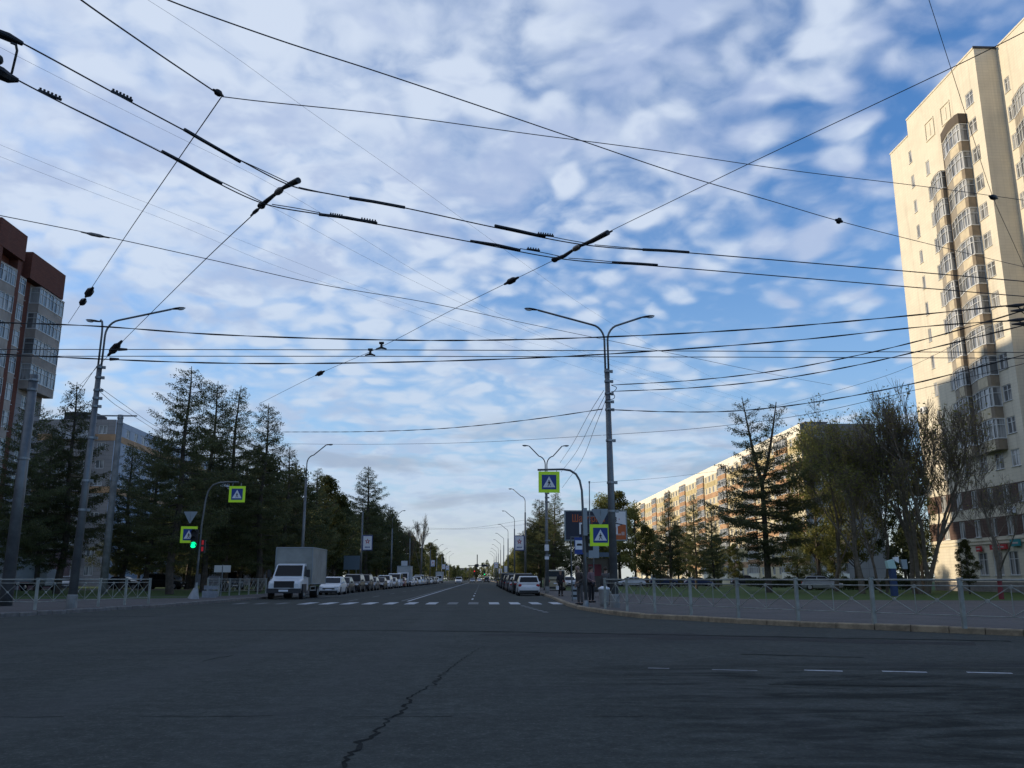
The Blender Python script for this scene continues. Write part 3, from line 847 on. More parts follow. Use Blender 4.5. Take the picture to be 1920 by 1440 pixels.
def window(parent, M, w_, h_, x, z, mullions=1, frame=None, transom=False, sill=True, depth=.10, name='window', stuff_into=None):
    """window part (glass) with frame as sub-part; x,z centre on a wall whose local frame is M (facing -y)"""
    frame = frame or framew
    key = (w_, h_, mullions, frame.name, transom, sill)
    if stuff_into is not None:
        g, fr = stuff_into
        for mb in (g, fr): mb.M = M @ Matrix.Translation((x, depth, z))
        g.add([(-w_ / 2, 0, -h_ / 2), (w_ / 2, 0, -h_ / 2), (w_ / 2, 0, h_ / 2), (-w_ / 2, 0, h_ / 2)], [(0, 1, 2, 3)])
        fr.box(-w_ / 2, w_ / 2, -.04, .0, -h_ / 2, -h_ / 2 + .07); fr.box(-w_ / 2, w_ / 2, -.04, .0, h_ / 2 - .07, h_ / 2)
        for k in range(mullions + 2):
            xx = -w_ / 2 + .035 + (w_ - .07) * k / (mullions + 1); fr.box(xx - .035, xx + .035, -.043, -.002, -h_ / 2 + .07, h_ / 2 - .07)
        return
    if key not in WIN:
        g = MB().add([(-w_ / 2, 0, -h_ / 2), (w_ / 2, 0, -h_ / 2), (w_ / 2, 0, h_ / 2), (-w_ / 2, 0, h_ / 2)], [(0, 1, 2, 3)]).build(name, glassm)
        fr = MB(); e = .07
        fr.box(-w_ / 2, w_ / 2, -.045, .0, -h_ / 2, -h_ / 2 + e); fr.box(-w_ / 2, w_ / 2, -.045, .0, h_ / 2 - e, h_ / 2)
        for k in range(mullions + 2):
            xx = -w_ / 2 + e / 2 + (w_ - e) * k / (mullions + 1); fr.box(xx - e / 2, xx + e / 2, -.049, -.002, -h_ / 2 + e, h_ / 2 - e)
        if transom: fr.box(-w_ / 2 + e, w_ / 2 - e, -.04, -.003, h_ * .17, h_ * .17 + .05)
        if sill: fr.box(-w_ / 2 - .06, w_ / 2 + .06, -.20, -.046, -h_ / 2 - .035, -h_ / 2 + .005)
        f = fr.build('frame', frame, g)
        WIN[key] = g; o = g
    else:
        o = copy_tree(WIN[key])
        if 'category' in o: del o['category']
    o.parent = parent
    L = M @ Matrix.Translation((x, depth, z))
    o.location = L.to_translation(); o.rotation_euler = L.to_euler()
    return o


def glazed_bay(parent, M, plan, z, h_, cols, name='balcony', par=1.0, glass_h=None, slab=True):
    """faceted balcony: plan = list of (x, out) from left to right, cols = material for each facet's parapet"""
    b = MB(); b.M = M; g = MB(); g.M = M; fr = MB(); fr.M = M
    gh = glass_h or (h_ - par - .12)
    n = len(plan) - 1
    ctr = np.array([(plan[0][0] + plan[-1][0]) / 2, 0])
    for i in range(n):
        (x0, o0), (x1, o1) = plan[i], plan[i + 1]
        b.add([(x0, -o0, z), (x1, -o1, z), (x1, -o1, z + par), (x0, -o0, z + par)], [(0, 1, 2, 3)], i)
        L = math.hypot(x1 - x0, o1 - o0); tx, ty = (x1 - x0) / L, -(o1 - o0) / L
        nx, ny = ty, -tx                                       # outward
        if L > 2:
            k = int(L / .45)
            for j in range(1, k):
                px_, py_ = x0 + tx * L * j / k, -o0 + ty * L * j / k
                b.add([(px_ - tx * .03 + nx * .02, py_ - ty * .03 + ny * .02, z + .02), (px_ + tx * .03 + nx * .02, py_ + ty * .03 + ny * .02, z + .02),
                       (px_ + tx * .03 + nx * .02, py_ + ty * .03 + ny * .02, z + par - .02), (px_ - tx * .03 + nx * .02, py_ - ty * .03 + ny * .02, z + par - .02)], [(0, 1, 2, 3)], i)
        ins = .05
        a0 = np.array([x0 - nx * ins, -o0 - ny * ins]); a1 = np.array([x1 - nx * ins, -o1 - ny * ins])
        g.add([(*a0, z + par), (*a1, z + par), (*a1, z + par + gh), (*a0, z + par + gh)], [(0, 1, 2, 3)])
        kk = max(1, int(round(L / .8)))
        def bar(s0, s1, za, zb, t_=.03):
            q0 = np.array([x0 + tx * s0, -o0 + ty * s0]); q1 = np.array([x0 + tx * s1, -o0 + ty * s1]); nv = np.array([nx, ny]) * t_
            fr.add([(*(q0 - nv), za), (*(q1 - nv), za), (*(q1 + nv), za), (*(q0 + nv), za), (*(q0 - nv), zb), (*(q1 - nv), zb), (*(q1 + nv), zb), (*(q0 + nv), zb)],
                   [(3, 2, 1, 0), (4, 5, 6, 7), (0, 1, 5, 4), (1, 2, 6, 5), (2, 3, 7, 6), (3, 0, 4, 7)])
        for j in range(kk + 1):
            s_ = L * j / kk; bar(max(0, s_ - .035), min(L, s_ + .035), z + par + .002, z + par + gh)
        bar(0, L, z + par - .03, z + par + .05, .05); bar(0, L, z + par + gh - .06, z + par + gh, .034); bar(0, L, z + par + gh * .66, z + par + gh * .66 + .05, .026)
    vs = [(x, -o - .06 if o > .01 else 0.0, z + h_ - .12) for x, o in plan]
    lo = [(x, y, z + h_ - .002) for x, y, _ in vs]
    k = len(vs)
    ns = len(cols)
    b.add(vs + lo, [tuple(range(k)), tuple(range(2 * k - 1, k - 1, -1))] + [(i, i + 1, i + k + 1, i + k) for i in range(k - 1)], 0)
    fl = [(x, -o, z + .004) for x, o in plan]
    b.add(fl, [tuple(range(k - 1, -1, -1))], 0)
    bo = b.build(name, cols, parent)
    g.build('glazing', glassm, bo); fr.build('frame', framew, bo)
    return bo


Rm90 = Matrix.Rotation(-math.pi / 2, 4, 'Z'); Rp90 = Matrix.Rotation(math.pi / 2, 4, 'Z')
# ---- cream tower on the right: facade plane x = 47.3, facing -x; local wall x runs towards -y
TY1 = 91.0
tower = empty('apartment_tower', (47.3, 73.1, 0), 'tall cream tower with stacked glazed bays at the right edge', 'building')
def TM(ylocal_far, xoff=0.0):  # wall frame: local x=0 at world y = 73.1+ylocal_far, growing towards the camera
    return Matrix.Translation((xoff, ylocal_far, 0)) @ Rm90
MT = TM(17.9)
FL = 2.94
def lx(Yw): return 91.0 - Yw
holes = []; wins = []
floors_up = [12.69 + FL * k - FL for k in range(0, 13)]          # floor levels above the brown bands
for i, z in enumerate(floors_up):
    zc = z + 2.05
    for (Yc, ww, hh, mu) in [(86.7, .62, 1.45, 0), (74.75, 1.3, 1.5, 1)]:
        if z > 46.5 and Yc > 80: continue
        holes.append((lx(Yc) - ww / 2, lx(Yc) + ww / 2, zc - hh / 2, zc + hh / 2)); wins.append((lx(Yc), zc, ww, hh, mu))
    if i == 0:
        for Yc in (77.2, 79.8, 82.6):
            holes.append((lx(Yc) - .65, lx(Yc) + .65, zc - .75, zc + .75)); wins.append((lx(Yc), zc, 1.3, 1.5, 1))
    elif i < 12:
        Yc = 83.45
        holes.append((lx(Yc) - .35, lx(Yc) + .35, zc - .8, zc + .8)); wins.append((lx(Yc), zc, .7, 1.6, 0))
for zb in (8.75, 5.95):
    for Yc in (74.5, 76.8, 79.3, 82.0, 84.7, 87.6):
        holes.append((lx(Yc) - .5, lx(Yc) + .5, zb - .82, zb + .82)); wins.append((lx(Yc), zb, 1.0, 1.64, 1))
for Yc in (74.6, 76.9, 79.3, 81.7):
    holes.append((lx(Yc) - .75, lx(Yc) + .75, 1.6, 3.7)); wins.append((lx(Yc), 2.65, 1.5, 2.1, 1))
tb = MB(); tb.M = MT
bands = [(0, 5.08, 0), (5.08, 6.85, 1), (6.85, 7.85, 0), (7.85, 9.65, 1), (9.65, 49.6, 0)]
for z0, z1, mi in bands: wall_holes(tb, 17.9, z0, z1, [h for h in holes if h[2] >= z0 - .01 and h[3] <= z1 + .01] if mi == 0 else [], 0, .14, mi) if mi == 0 else None
for z0, z1, mi in bands:
    if mi == 1: wall_holes(tb, 17.9, z0, z1, [(h[0], h[1], max(h[2], z0), min(h[3], z1)) for h in holes if h[2] < z1 and h[3] > z0], 0, .14, 1)
wall_holes(tb, 17.9, 49.6, 51.5, [], 4.3)
tb.M = None
# return faces, the set back second section, rear and roof
tb.add([(0, 0, 0), (2.2, 0, 0), (2.2, 0, 51.5), (0, 0, 51.5)], [(0, 1, 2, 3)])
tb.add([(0, 17.9, 0), (0, 17.9, 49.6), (15, 17.9, 49.6), (15, 17.9, 0)], [(0, 1, 2, 3)])
tb.add([(0, 13.6, 49.6), (0, 13.6, 51.5), (15, 13.6, 51.5), (15, 13.6, 49.6)], [(0, 1, 2, 3)])
tb.add([(15, -24, 0), (15, 17.9, 0), (15, 17.9, 49.6), (15, 13.6, 49.6), (15, 13.6, 51.5), (15, -24, 51.5)], [(0, 1, 2, 3, 4, 5)])
tb.add([(2.2, -24, 0), (15, -24, 0), (15, -24, 51.5), (2.2, -24, 51.5)], [(0, 1, 2, 3)])
M2 = Matrix.Translation((2.2, 0, 0)) @ Rm90
h2 = []; w2 = []
for i, z in enumerate(floors_up):
    zc = z + 2.05
    for xc, ww in ((.95, .8), (7.6, 1.3)):
        h2.append((xc - ww / 2, xc + ww / 2, zc - .75, zc + .75)); w2.append((xc, zc, ww, 1.5, 1))
tb.M = M2; wall_holes(tb, 24, 0, 51.5, h2); tb.M = None
tb.build('wall', [cream, brownband], tower)
for x, z, ww, hh, mu in wins: window(tower, MT, ww, hh, x, z, mu, transom=ww > 1)
for x, z, ww, hh, mu in w2: window(tower, M2, ww, hh, x, z, mu, transom=True)
rf = MB(); rf.add([(0, 0, 51.5), (15, 0, 51.5), (15, 13.6, 51.5), (0, 13.6, 51.5)], [(0, 1, 2, 3)]); rf.add([(0, 13.6, 49.6), (15, 13.6, 49.6), (15, 17.9, 49.6), (0, 17.9, 49.6)], [(0, 1, 2, 3)])
rf.add([(2.2, -24, 51.5), (15, -24, 51.5), (15, 0, 51.5), (2.2, 0, 51.5)], [(0, 1, 2, 3)])
rf.box(-.10, 2.2, -.10, 0.0, 51.5, 51.72)
rf.build('roof', roofm, tower)
cp = MB(); cp.box(-.07, .25, 0.0, 13.6, 51.502, 51.68); cp.box(-.07, .25, 13.62, 17.95, 49.602, 49.76); cp.box(2.13, 2.45, -24, -.12, 51.502, 51.68)
cp.build('cornice', cream, tower)
blg = [(lx(79.65), 0), (lx(79.65), .30), (lx(77.75), .80), (lx(76.0), .92), (lx(75.65), .80), (lx(75.65), 0)]
bsm = [(lx(82.7), 0), (lx(82.7), .25), (lx(81.2), .68), (lx(80.2), .76), (lx(79.95), .66), (lx(79.95), 0)]
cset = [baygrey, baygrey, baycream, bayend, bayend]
for i in range(1, 12):
    z = floors_up[i]
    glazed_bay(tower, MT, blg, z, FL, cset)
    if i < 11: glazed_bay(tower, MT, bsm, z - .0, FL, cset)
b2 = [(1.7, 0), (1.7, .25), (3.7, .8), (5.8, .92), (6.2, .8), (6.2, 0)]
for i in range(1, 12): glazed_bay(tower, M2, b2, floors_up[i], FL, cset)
# strip in the gap between bays, the recess shade painted into its colour
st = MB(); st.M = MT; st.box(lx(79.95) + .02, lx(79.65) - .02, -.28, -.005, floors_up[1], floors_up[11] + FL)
st.build('recess_strip', mat('dark_recess_and_canopy', (.09, .07, .05), .8), tower)
tp = MB(); tp.M = MT
pl = [(lx(79.75), 0), (lx(79.75), .40), (lx(77.8), .90), (lx(75.95), 1.02), (lx(75.55), .88), (lx(75.55), 0)]
zt = floors_up[11] + FL
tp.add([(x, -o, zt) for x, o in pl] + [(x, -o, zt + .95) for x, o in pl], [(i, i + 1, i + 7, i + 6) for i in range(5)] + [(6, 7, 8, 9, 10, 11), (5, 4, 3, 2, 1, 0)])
tp.build('balcony_canopy', MATS['dark_recess_and_canopy'], tower)
rc = MB(); rc.M = MT
for Yc, z0 in ((79.0, 46.9), (82.2, 46.9)):
    for a, b, c, d_ in ((-.9, .9, 0, .12), (-.9, -.78, .12, 2.0), (.78, .9, .12, 2.0), (-.9, .9, 2.0, 2.12)): rc.box(lx(Yc) + a, lx(Yc) + b, -.09, -.004, z0 + c, z0 + d_)
    rc.box(lx(Yc) - .12, lx(Yc) + .12, -.05, -.004, z0 + .4, z0 + 1.7)
rc.build('wall_moulding', cream, tower)
ac = MB(); ac.M = MT; ac.box(lx(89.2) - .4, lx(89.2) + .4, -.42, -.05, 18.6, 19.2); ac.box(lx(89.2) - .45, lx(89.2) + .45, -.35, -.004, 18.5, 18.58)
acb = ac.build('air_conditioner', white, tower)
fan = MB(); fan.M = MT; fan.disc((lx(89.2) - .1, -.43, 18.9), .22, 'y', 14, .02); fan.build('fan_grille', black, acb)
a2 = MB(); a2.M = MT; a2.box(lx(76.0) - .4, lx(76.0) + .4, -.40, -.05, 7.0, 7.55); a2.build('air_conditioner', white, tower)
lg = MB(); lg.M = MT; lg.box(lx(90.6), lx(73.2), -.12, -.003, 4.45, 4.6); lg.box(lx(90.6), lx(73.2), -.10, -.003, 4.75, 4.85); lg.build('ledge', cream, tower)
for (Yc, w_, z0, z1, m_, nm) in [(78.6, 2.6, 3.9, 4.35, red, 'shop_sign'), (81.8, .8, 3.8, 4.3, red, 'shop_sign'), (76.0, 1.4, 4.1, 4.7, mat('teal_sign', (0.02, 0.22, 0.24), .5), 'shop_sign')]:
    s_ = MB(); s_.M = MT; s_.box(lx(Yc) - w_ / 2, lx(Yc) + w_ / 2, -.30, -.145, z0, z1)
    so_ = s_.build(nm, m_, tower)
    q = MB(); q.M = MT; rnd = random.Random(int(Yc * 10))
    q.box(lx(Yc) - w_ * .35, lx(Yc) + w_ * .35, -.312, -.302, z0 + (z1 - z0) * .35, z0 + (z1 - z0) * .6)
    q.build('sign_strip', mat('pale_sign_strip', (0.45, 0.40, 0.40), .6), so_)
bs = MB(); bs.M = MT; bs.box(0.05, 17.85, -.10, -.003, 0.12, 1.0); bs.build('plinth', mat('plinth_stone', (0.22, 0.20, 0.18), .9, 0, .3, 2), tower)

# ---- long orange and cream block
LX, LY0, LY1, LH = 54.5, 145.0, 311.0, 27.4
lb_ = empty('apartment_block', (LX, LY0, 0), 'long nine storey block with white roof band and orange balconies behind the broad larch', 'building')
ML = Matrix.Translation((0, LY1 - LY0, 0)) @ Rm90
LL_ = LY1 - LY0
wl = MB(); wl.M = ML
nearw = []; sg = MB(); sf = MB(); hol = []
bayw = 3.3; nbay = int(LL_ / bayw)
allw = []
for i in range(nbay):
    xc = LL_ - (i + .5) * bayw
    for f_ in range(9):
        zc = 1.2 + f_ * 2.75 + 1.5
        kind = (i % 6)
        if kind in (2, 3): continue
        ww = 1.5 if kind in (0, 5) else 1.1
        allw.append((i, xc, zc, ww)); hol.append((xc - ww / 2, xc + ww / 2, zc - .7, zc + .7))
wall_holes(wl, LL_, 0, LH - 1.9, hol, 0, .12, 0)
wl.M = ML; wall_holes(wl, LL_, LH - 1.9, LH, [], 0, 0, 1)
wl.M = None
D = 13.0
# end wall facing the camera
ME = Matrix.Translation((0, 0, 0))
eh = [(1.0 + 0, 6.4, 1.2 + f_ * 2.75 + .95, 1.2 + f_ * 2.75 + 2.45) for f_ in range(9)]
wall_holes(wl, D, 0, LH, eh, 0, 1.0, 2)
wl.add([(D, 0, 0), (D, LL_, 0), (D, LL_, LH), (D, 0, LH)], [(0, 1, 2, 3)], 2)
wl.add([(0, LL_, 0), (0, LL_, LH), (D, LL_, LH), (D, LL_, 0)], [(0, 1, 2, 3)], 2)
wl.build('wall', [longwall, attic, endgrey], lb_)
cnt = 0
for (i, xc, zc, ww) in allw:
    if cnt < 84: window(lb_, ML, ww, 1.4, xc, zc, 1, sill=False); cnt += 1
    else: window(lb_, ML, ww, 1.4, xc, zc, 1, stuff_into=(sg, sf))
so_ = sg.build('window', glassm, lb_); tag(so_, kind='stuff'); sf.build('frame', framew, so_)
bal = MB(); bg_ = MB(); bfr = MB(); nb_ = 0
for i in range(nbay):
    if i % 6 != 2: continue
    xc = LL_ - (i + 1) * bayw
    for f_ in range(9):
        z = 1.2 + f_ * 2.75 + .15; cc = orange if f_ not in (0,) else attic
        if nb_ < 81:
            glazed_bay(lb_, ML, [(xc - bayw + .15, 0), (xc - bayw + .15, .35), (xc + bayw - .15, .35), (xc + bayw - .15, 0)], z, 2.75, [cc, cc, cc]); nb_ += 1
# orange strip parapets between the window rows
for f_ in range(9):
    z = 1.2 + f_ * 2.75
    if f_ in (0, 4): continue
    s_ = MB(); s_.M = ML
    for i in range(nbay):
        if i % 6 in (2, 3): continue
        xc = LL_ - (i + .5) * bayw
        s_.box(xc - bayw / 2 + .06, xc + bayw / 2 - .06, -.05, -.003, z - .42, z + .72)
    s_.build('facing_band', orange if f_ % 2 else mat('yellow_facing', (0.50, 0.40, 0.20), .8, 0, .2, .5), lb_)
for f_ in range(9):
    z = 1.2 + f_ * 2.75
    window(lb_, ME, 5.4, 1.5, 3.7, z + 1.7, 5, sill=False, depth=.55)
    s_ = MB(); s_.box(.9, 6.5, -.14, -.003, z - .1, z + .93)
    s_.build('loggia_parapet', orange if f_ % 3 else attic, lb_)
rf = MB(); rf.add([(0, 0, LH - .15), (D, 0, LH - .15), (D, LL_, LH - .15), (0, LL_, LH - .15)], [(0, 1, 2, 3)]); rfo = rf.build('roof', roofm, lb_)
for k in range(7):
    c_ = MB(); c_.box(4, 8, 8 + k * 23, 12 + k * 23, LH - .14, LH + 1.6); c_.box(3.8, 8.2, 7.8 + k * 23, 12.2 + k * 23, LH + 1.6, LH + 1.75); c_.build('roof_hatch', greywall, rfo)

# ---- red brick block at the left edge
BX, BY1, BH = -52.1, 101.8, 37.5
bb = empty('brick_apartment_block', (BX, 40, 0), 'red brick high-rise with pale glazed balconies at the left edge', 'building')
MBk = Matrix.Translation((0, 0, 0)) @ Rp90                         # local x runs along +y, faces +x
BL = BY1 - 40
wl = MB(); wl.M = MBk
hol = []; wb = []
fz = [37.5 - 3.4 - 3.0 * (k + 1) for k in range(11)]
for k, z in enumerate(fz):
    zc = z + 1.7
    if k >= 4:
        for xc in (BL - 3.9, BL - 1.4): hol.append((xc - .55, xc + .55, zc - .75, zc + .75)); wb.append((xc, zc, 1.1))
    for xc in (BL - 7.0,): hol.append((xc - .5, xc + .5, zc - .75, zc + .75)); wb.append((xc, zc, 1.0))
    for xc in (20, 23, 26, 32, 35, 38): hol.append((xc - .6, xc + .6, zc - .75, zc + .75)); wb.append((xc, zc, 1.2))
zlow = fz[3]
wall_holes(wl, BL - 5.6, 0, 34.3, [h for h in hol if h[1] < BL - 5.6], 0, .12, 0)
wall_holes(wl, BL, 0, zlow + .0, [h for h in hol if h[0] > BL - 5.6], BL - 5.6, .12, 1)
wall_holes(wl, BL, zlow, 34.3, [], BL - 5.6, .12, 1)
wall_holes(wl, BL, 34.3, BH, [], 0, .12, 0)
wl.M = None
wl.add([(0, 0, 0), (0, 0, BH), (-16, 0, BH), (-16, 0, 0)], [(0, 1, 2, 3)])
wl.add([(0, BL, 0), (-16, BL, 0), (-16, BL, BH), (0, BL, BH)], [(0, 1, 2, 3)], 0)
wl.add([(-16, 0, 0), (-16, 0, BH), (-16, BL, BH), (-16, BL, 0)], [(0, 1, 2, 3)])
wl.build('wall', [brick, greywall], bb)
for xc, zc, ww in wb: window(bb, MBk, ww, 1.5, xc, zc, 1)
rf = MB(); rf.add([(0, 0, BH - .1), (0, BL, BH - .1), (-16, BL, BH - .1), (-16, 0, BH - .1)], [(3, 2, 1, 0)]); rf.box(-10, -4, BL - 20, BL - 12, BH - .05, BH + 2); rf.build('roof', roofm, bb)
for k, z in enumerate(fz):
    # wider bays of the projecting part
    glazed_bay(bb, MBk, [(BL - 13.9, 0), (BL - 13.9, 1.0), (BL - 11.0, 1.3), (BL - 10.6, .6), (BL - 10.6, 0)], z, 3.0, [beigeparapet] * 4, par=1.05)
    glazed_bay(bb, MBk, [(BL - 9.6, 0), (BL - 9.6, .7), (BL - 7.9, .7), (BL - 7.9, 0)], z, 3.0, [beigeparapet] * 3, par=1.05) if k != 9 else None
    if k < 4:
        glazed_bay(bb, MBk, [(BL - 5.4, 0), (BL - 5.4, 1.1), (BL + .3, 1.1), (BL + .3, 0)], z, 3.0, [beigeparapet] * 3, par=1.0)
pl_ = MB(); pl_.M = MBk
pl_.box(BL - 10.5, BL - 9.7, -1.0, -.003, 0, 35.5); pl_.box(BL - 15.0, BL - 14.0, -1.2, -.003, 0, 36.5)
pl_.build('pilaster', brick, bb)
pl_ = MB(); pl_.M = MBk; pl_.box(BL - 15, BL - 9.7, -1.25, -.003, 35.55, BH + 1.0); pl_.box(BL - 7.6, BL + .3, -.9, -.003, 34.4, BH); pl_.build('parapet_wall', brick, bb)

# ---- pale blue block behind the left larches
pb_ = empty('panel_apartment_block', (-60.7, 143, 0), 'pale blue nine storey block with orange bands behind the left larches', 'building')
wl = MB(); h_e = []; h_f = []
PD, PLn, PH = 15.0, 90.0, 27.0
for f_ in range(9):
    z = 1.0 + f_ * 2.85
    for xc in (-12.6, -8.5, -4.6, -2.0): h_e.append((xc - .7 + PD, xc + .7 + PD, z + .8, z + 2.2))
    for k in range(26): h_f.append((2.0 + k * 3.4 - .7, 2.0 + k * 3.4 + .7, z + .8, z + 2.2))
MPe = Matrix.Translation((-PD, 0, 0)); MPf = Rp90
wl.M = MPe; wall_holes(wl, PD, 0, PH, h_e, 0, .12, 0)
wl.M = MPf; wall_holes(wl, PLn, 0, PH, h_f, 0, .12, 1)
wl.M = None; wl.add([(-PD, 0, 0), (-PD, PLn, 0), (-PD, PLn, PH), (-PD, 0, PH)], [(0, 1, 2, 3)], 0); wl.add([(0, PLn, 0), (0, PLn, PH), (-PD, PLn, PH), (-PD, PLn, 0)], [(0, 1, 2, 3)], 0)
wl.build('wall', [greywall, whiteblue], pb_)
for h in h_e: window(pb_, MPe, 1.4, 1.4, (h[0] + h[1]) / 2, (h[2] + h[3]) / 2, 1, sill=False)
sg = MB(); sf = MB(); c_ = 0
for h in sorted(h_f, key=lambda q: q[0]):
    if c_ < 60: window(pb_, MPf, 1.4, 1.4, (h[0] + h[1]) / 2, (h[2] + h[3]) / 2, 1, sill=False); c_ += 1
    else: window(pb_, MPf, 1.4, 1.4, (h[0] + h[1]) / 2, (h[2] + h[3]) / 2, 1, stuff_into=(sg, sf))
so_ = sg.build('window', glassm, pb_); tag(so_, kind='stuff'); sf.build('frame', framew, so_)
for zb in (24.0, 15.4):
    s_ = MB(); s_.box(-PD - .05, .0, -.06, -.003, zb - .5, zb + .55); s_.box(.003, .06, -.06, PLn, zb - .5, zb + .55); s_.build('facing_band', orange, pb_)
for f_ in range(9):
    z = 1.0 + f_ * 2.85; s_ = MB(); s_.box(-9.6, -3.4, -1.0, -.065, z - .1, z + .85); s_.box(-9.6, -3.4, -1.0, -.065, z - .22, z - .12)
    s_.build('balcony', greywall if f_ % 2 else mat('pale_balcony', (0.42, 0.43, 0.45), .8), pb_)
rf = MB(); rf.add([(-PD, 0, PH - .1), (0, 0, PH - .1), (0, PLn, PH - .1), (-PD, PLn, PH - .1)], [(0, 1, 2, 3)]); rf.box(-10, -5, 3, 8, PH - .09, PH + 1.8); rf.box(-10, -5, 40, 45, PH - .09, PH + 1.8); rf.build('roof', roofm, pb_)

# ---- simple low and distant buildings
def block(name, label, x0, x1, y0, y1, h_, wm, floors, step=3.3, face='cam', roof=roofm, both=True, fb=None):
    r = empty(name, (x0, y0, 0), label, 'building')
    Wx, Wy = x1 - x0, y1 - y0; mb = MB(); hs = []
    fh = (h_ - 1.0) / floors
    for f_ in range(floors):
        for k in range(int(Wx / step)): hs.append((step * (k + .5) - .65, step * (k + .5) + .65, .6 + f_ * fh + .8, .6 + f_ * fh + .8 + min(1.5, fh * .5)))
    wall_holes(mb, Wx, 0, h_, hs, 0, .12)
    fM = None; hs2 = []
    if x1 < 0: fM = Matrix.Translation((Wx, 0, 0)) @ Rp90
    else: fM = Matrix.Translation((0, Wy, 0)) @ Rm90
    for f_ in range(floors):
        for k in range(int(Wy / step)): hs2.append((step * (k + .5) - .65, step * (k + .5) + .65, .6 + f_ * fh + .8, .6 + f_ * fh + .8 + min(1.5, fh * .5)))
    mb.M = fM; wall_holes(mb, Wy, 0, h_, hs2, 0, .12); mb.M = None
    mb.add([(0, Wy, 0), (0, Wy, h_), (Wx, Wy, h_), (Wx, Wy, 0)], [(0, 1, 2, 3)])
    xx = 0 if x1 < 0 else Wx
    mb.add([(xx, 0, 0), (xx, Wy, 0), (xx, Wy, h_), (xx, 0, h_)], [(0, 1, 2, 3)])
    mb.build('wall', wm, r)
    n_ = 0; sg = MB(); sf = MB()
    for MM, hh in ((Matrix.Identity(4), hs), (fM, hs2)):
        for h in hh:
            a = ((h[0] + h[1]) / 2, (h[2] + h[3]) / 2)
            if n_ < 60: window(r, MM, 1.3, round(h[3] - h[2], 2), a[0], a[1], 1, sill=False); n_ += 1
            else: window(r, MM, 1.3, h[3] - h[2], a[0], a[1], 1, stuff_into=(sg, sf))
    if sg.v:
        so_ = sg.build('window', glassm, r); tag(so_, kind='stuff'); sf.build('frame', framew, so_)
    q = MB(); q.box(-.15, Wx + .15, -.15, Wy + .15, h_, h_ + .25); q.build('roof', roof, r)
    return r
pink = mat('pink_plaster', (0.27, 0.16, 0.15), .85, 0, .2, 1)
bl = block('shop_pavilion', 'low pink shop with orange sign band behind the left fence', -66, -53.2, 106, 116, 4.6, pink, 1, 3.1)
s_ = MB(); s_.box(3, 13, -.35, -.16, 3.5, 4.7); s_.build('sign_band', mat('orange_sign_band', (0.30, 0.11, 0.03), .6, 0, .3, 2), bl)
block('apartment_building', 'grey-white low block seen between the trunks of the left larches', -58, -30, 172, 186, 15.5, greywall, 5)
block('apartment_tower', 'brown tower glimpsed above the left trees behind the truck', -44, -38, 212, 226, 19, mat('brown_beige_render', (0.24, 0.17, 0.13), .85, 0, .25, .5), 9, 2.7)
block('apartment_building', 'grey block behind the leftmost larches, right of the brick high-rise', -100, -76, 150, 190, 15, greywall, 5)
block('far_building', 'pale distant building at the left of the avenue end', -30, -4, 760, 800, 10, mat('far_warm_render', (0.40, 0.29, 0.22), .85), 3, 4)
block('far_building', 'distant building at the right of the avenue end', 12, 46, 780, 820, 10, MATS['far_warm_render'], 3, 4)
# unseen blocks added beside and behind the camera to put the junction in shade
block('apartment_building', 'unseen high block beyond the left side of the cross street, added for shade', -150, -132, -60, 70, 45, greywall, 15, 6)
block('apartment_building', 'unseen block behind the camera on the left, added for shade', -70, -54, -90, -6, 34, greywall, 11, 6)

# ============================================================ street furniture
def lamp_head(parent, p, d, tilt=.12):
    """cobra-head lantern at p pointing along unit vector d (x,y)"""
    h = MB(); a = math.atan2(d[1], d[0])
    h.M = Matrix.Translation(p) @ Matrix.Rotation(a, 4, 'Z') @ Matrix.Rotation(-tilt, 4, 'Y') @ Matrix.Scale(.74, 4)
    prof = [(-.05, .035, .03), (.05, .075, .06), (.25, .12, .085), (.5, .15, .09), (.72, .12, .06), (.82, .05, .02)]
    vs = []; n = 8
    for x, w_, t_ in prof:
        for k in range(n):
            q = 2 * math.pi * k / n; z_ = math.sin(q) * t_
            vs.append((x, math.cos(q) * w_, z_ if z_ > 0 else z_ * .45))
    fs = [(i * n + k, i * n + (k + 1) % n, (i + 1) * n + (k + 1) % n, (i + 1) * n + k) for i in range(len(prof) - 1) for k in range(n)] + [tuple(range(n - 1, -1, -1)), tuple(range((len(prof) - 1) * n, len(prof) * n))]
    h.add(vs, fs)
    o = h.build('lamp_head', darksteel, parent, smooth=True)
    g = MB(); g.M = h.M; g.blob((.56, 0, -.035), .22, .11, .075, 10, 6)
    g.build('lens', lampglass, o, smooth=True)
def arm_curve(x0, z0, x1, z1, n=10):
    """upright tube bending outward to a shallow rising arm"""
    pts = [(x0, 0, z0 - 1.9), (x0, 0, z0 - .9)]
    s_ = 1 if x1 > x0 else -1; rad = min(.62, abs(x1 - x0) * .7)
    for k in range(1, 7):
        q = math.pi / 2 * k / 6 * .9
        pts.append((x0 + s_ * rad * (1 - math.cos(q)), 0, z0 - .9 + .72 * math.sin(q)))
    pts.append((x1, 0, z1))
    return pts
